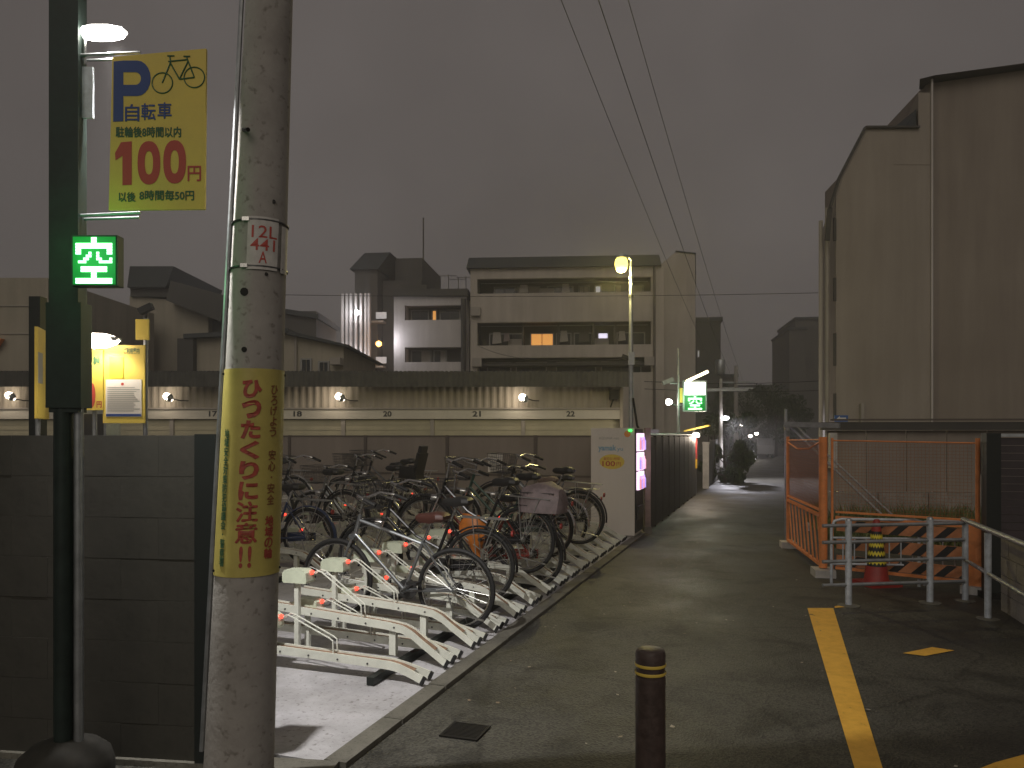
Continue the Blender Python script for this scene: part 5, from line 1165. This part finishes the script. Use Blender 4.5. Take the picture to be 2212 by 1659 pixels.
# ---- bollard
bp0 = gr(1404, 1745); Yb = 3.1
o = thing('bollard', 'brown round bollard with two yellow reflective rings in the foreground', 'bollard', (px(1405, Yb), Yb, 0))
hb2 = pz(1405, Yb)
MB().lathe([(.060, 0), (.060, hb2 - .10)], 26).obj('shaft', 'bollard_brown', o, True)
MB().lathe([(.055, hb2 - .10), (.055, hb2 - .058)], 26, cap=False).obj('groove', 'bollard_brown', o, True)
MB().lathe([(.060, hb2 - .058), (.060, hb2 - .012), (.056, hb2 + .002), (.046, hb2 + .008), (.001, hb2 + .010)], 26).obj('cap', 'bollard_brown', o, True)
for v in (1432, 1449): MB().lathe([(.0615, -.006), (.0625, -.003), (.0625, .003), (.0615, .006)], 26, (0, 0, pz(v + 2, Yb)), cap=False).obj('reflective_ring', 'reflect_yellow', o, True)

# ================================================================== TREES
def tree(label, base, h, rad, n, seed, m='leaf', trunk=.12, squash=1., name='tree', low=.35):
    rnd = random.Random(seed); o = thing(name, label, 'tree', base)
    tr = MB(); tr.path([(0, 0, 0), (.05, .02, h * .3), (-.05, 0, h * .6), (.0, 0, h * .9)], [trunk, trunk * .8, trunk * .5, trunk * .15], 8)
    cl = []
    for i in range(16):
        a = rnd.uniform(0, 6.28); zz_ = h * rnd.uniform(low, .95); rr = rad * rnd.uniform(.35, 1.1) * (1 - .5 * abs(zz_ / h - .6)); c = Vector((math.cos(a) * rr, math.sin(a) * rr, zz_)); cl.append((c, rad * rnd.uniform(.16, .42)))
        tr.path([(0, 0, zz_ * .7), c * .6 + Vector((0, 0, zz_ * .34)), c], [trunk * .35, trunk * .2, .01], 5)
    tr.obj('trunk', 'bark', o, True)
    b = MB()
    for i in range(n):
        c, r = cl[rnd.randrange(len(cl))]
        v = Vector((rnd.gauss(0, 1), rnd.gauss(0, 1), rnd.gauss(0, 1) * squash)); v = v.normalized() * r * rnd.random() ** .4
        p = c + v; s = rnd.uniform(.05, .12); q = Euler((rnd.uniform(0, 6), rnd.uniform(0, 6), rnd.uniform(0, 6))).to_matrix()
        b.add([p + q @ Vector(k) for k in ((-s, 0, 0), (0, -s * .5, 0), (s, 0, 0), (0, s * .5, 0))], [(0, 1, 2, 3)])
    b.obj('crown', m, o)
    return o
tree('dark leafy tree at the far end of the lane', (px(1676, 58), 58, 0), 4.6, 2.4, 7500, 1)
tree('dark rounded tree behind the distant lane lamps', (px(1615, 60), 60, 0), 5.4, 2.8, 8000, 2)
tree('bushy evergreen by the thin lamp pole on the left of the lane', (px(1574, 32), 32, 0), 2.4, 1.1, 6000, 3, low=.08)
tree('low dark shrub between the side fence and the lane lamps', (px(1566, 26), 26, 0), 1.5, .75, 5000, 4, trunk=.06, low=.05)

# ================================================================== OVERHEAD WIRES
def wire(label, pts, r=.006):
    out = []
    a, b_ = Vector(pts[0]), Vector(pts[-1]); sag = pts[1]
    for i in range(41):
        f = i / 40; p = a.lerp(b_, f); p.z -= sag * 4 * f * (1 - f); out.append(p)
    o = MB().path(out, r, 5).obj('overhead_wire', 'wire'); tag(o, label, 'wire', 'overhead wires')
ub = Vector((-1.225, 3.46, 0)) + pc(8.7)
far = Vector((px(1590, 44), 44, 0))
wire('overhead wire leaving the utility pole, leftmost of the three over the lane', [ub + Vector((-.98, -.15, .06)), .55, far + Vector((-.7, 0, pz(830, 44)))])
wire('overhead wire leaving the utility pole, middle one over the lane', [ub + Vector((-.50, -.15, .06)), .5, far + Vector((-.1, 0, pz(826, 44)))], .0075)
wire('overhead wire leaving the utility pole, rightmost of the three over the lane', [ub + Vector((-.12, -.15, .06)), .45, far + Vector((.4, 0, pz(822, 44)))])
wire('upper wire crossing above the lane beyond the box sign', [(px(1392, 30), 30, pz(824, 30)), .1, (px(1782, 34), 34, pz(822, 34))], .014)
wire('lower wire crossing above the lane beyond the box sign', [(px(1392, 30), 30, pz(840, 30)), .08, (px(1782, 34), 34, pz(843, 34))], .012)
wire('thin wire slanting from the apartment block to the street lamp pole', [(px(1030, 38), 38, pz(745, 38)), .3, (px(1362, YL), YL, pz(775, YL))], .01)
wire('long thin wire crossing in front of the apartment block near its upper windows', [(px(560, 33), 33, pz(636, 33)), .12, (px(1790, 33), 33, pz(632, 33))], .012)
# balcony clutter on the apartment block
for k, (u, v0, v1, w, m_) in enumerate(((1070, 712, 738, .5, 'curtain'), (1092, 714, 733, .35, 'cover_pink'), (1218, 710, 735, .45, 'curtain'), (1262, 712, 736, .6, 'recess_shade'), (1345, 712, 734, .4, 'curtain'), (1130, 608, 626, .5, 'curtain'), (1222, 607, 627, .45, 'curtain'), (1352, 607, 625, .5, 'recess_shade'))):
    MB().prism([(ax(u) - w / 2, .75, az(v1)), (ax(u) + w / 2, .75, az(v1) + .05), (ax(u) + w / 2 - .06, .75, az(v0)), (ax(u) - w / 2 + .05, .75, az(v0))], (0, .04, 0)).obj('laundry', m_, ap)
for z in (az(699), az(604)): MB().tube((B0 + .1, .77, z), (B1 - .1, .77, z), .02, n=6).obj('drying_pole', 'galv', ap)
for u, v in ((1110, 738), (1300, 738), (1180, 626)): MB().box((ax(u), 1.25, az(v)), (.8, .35, .6)).obj('air_unit', 'trim', ap)

# ================================================================== DAMP NIGHT AIR
HAZE = 0.0048
hm = bpy.data.materials.new('haze'); hm.use_nodes = True; ht_ = hm.node_tree; ht_.nodes.clear()
ho = ht_.nodes.new('ShaderNodeOutputMaterial'); hv = ht_.nodes.new('ShaderNodeVolumePrincipled')
hv.inputs['Color'].default_value = (.86, .84, .82, 1); hv.inputs['Density'].default_value = HAZE; hv.inputs['Anisotropy'].default_value = .45
ht_.links.new(hv.outputs['Volume'], ho.inputs['Volume'])
hz_ = MB().bx(-60, 60, -20, 135, -1, 16).mesh('haze', None); hz_.materials.append(hm)
ho_ = link('haze', hz_); ho_['kind'] = 'stuff'; ho_['label'] = 'thin damp night haze filling the whole street'; ho_['category'] = 'haze'
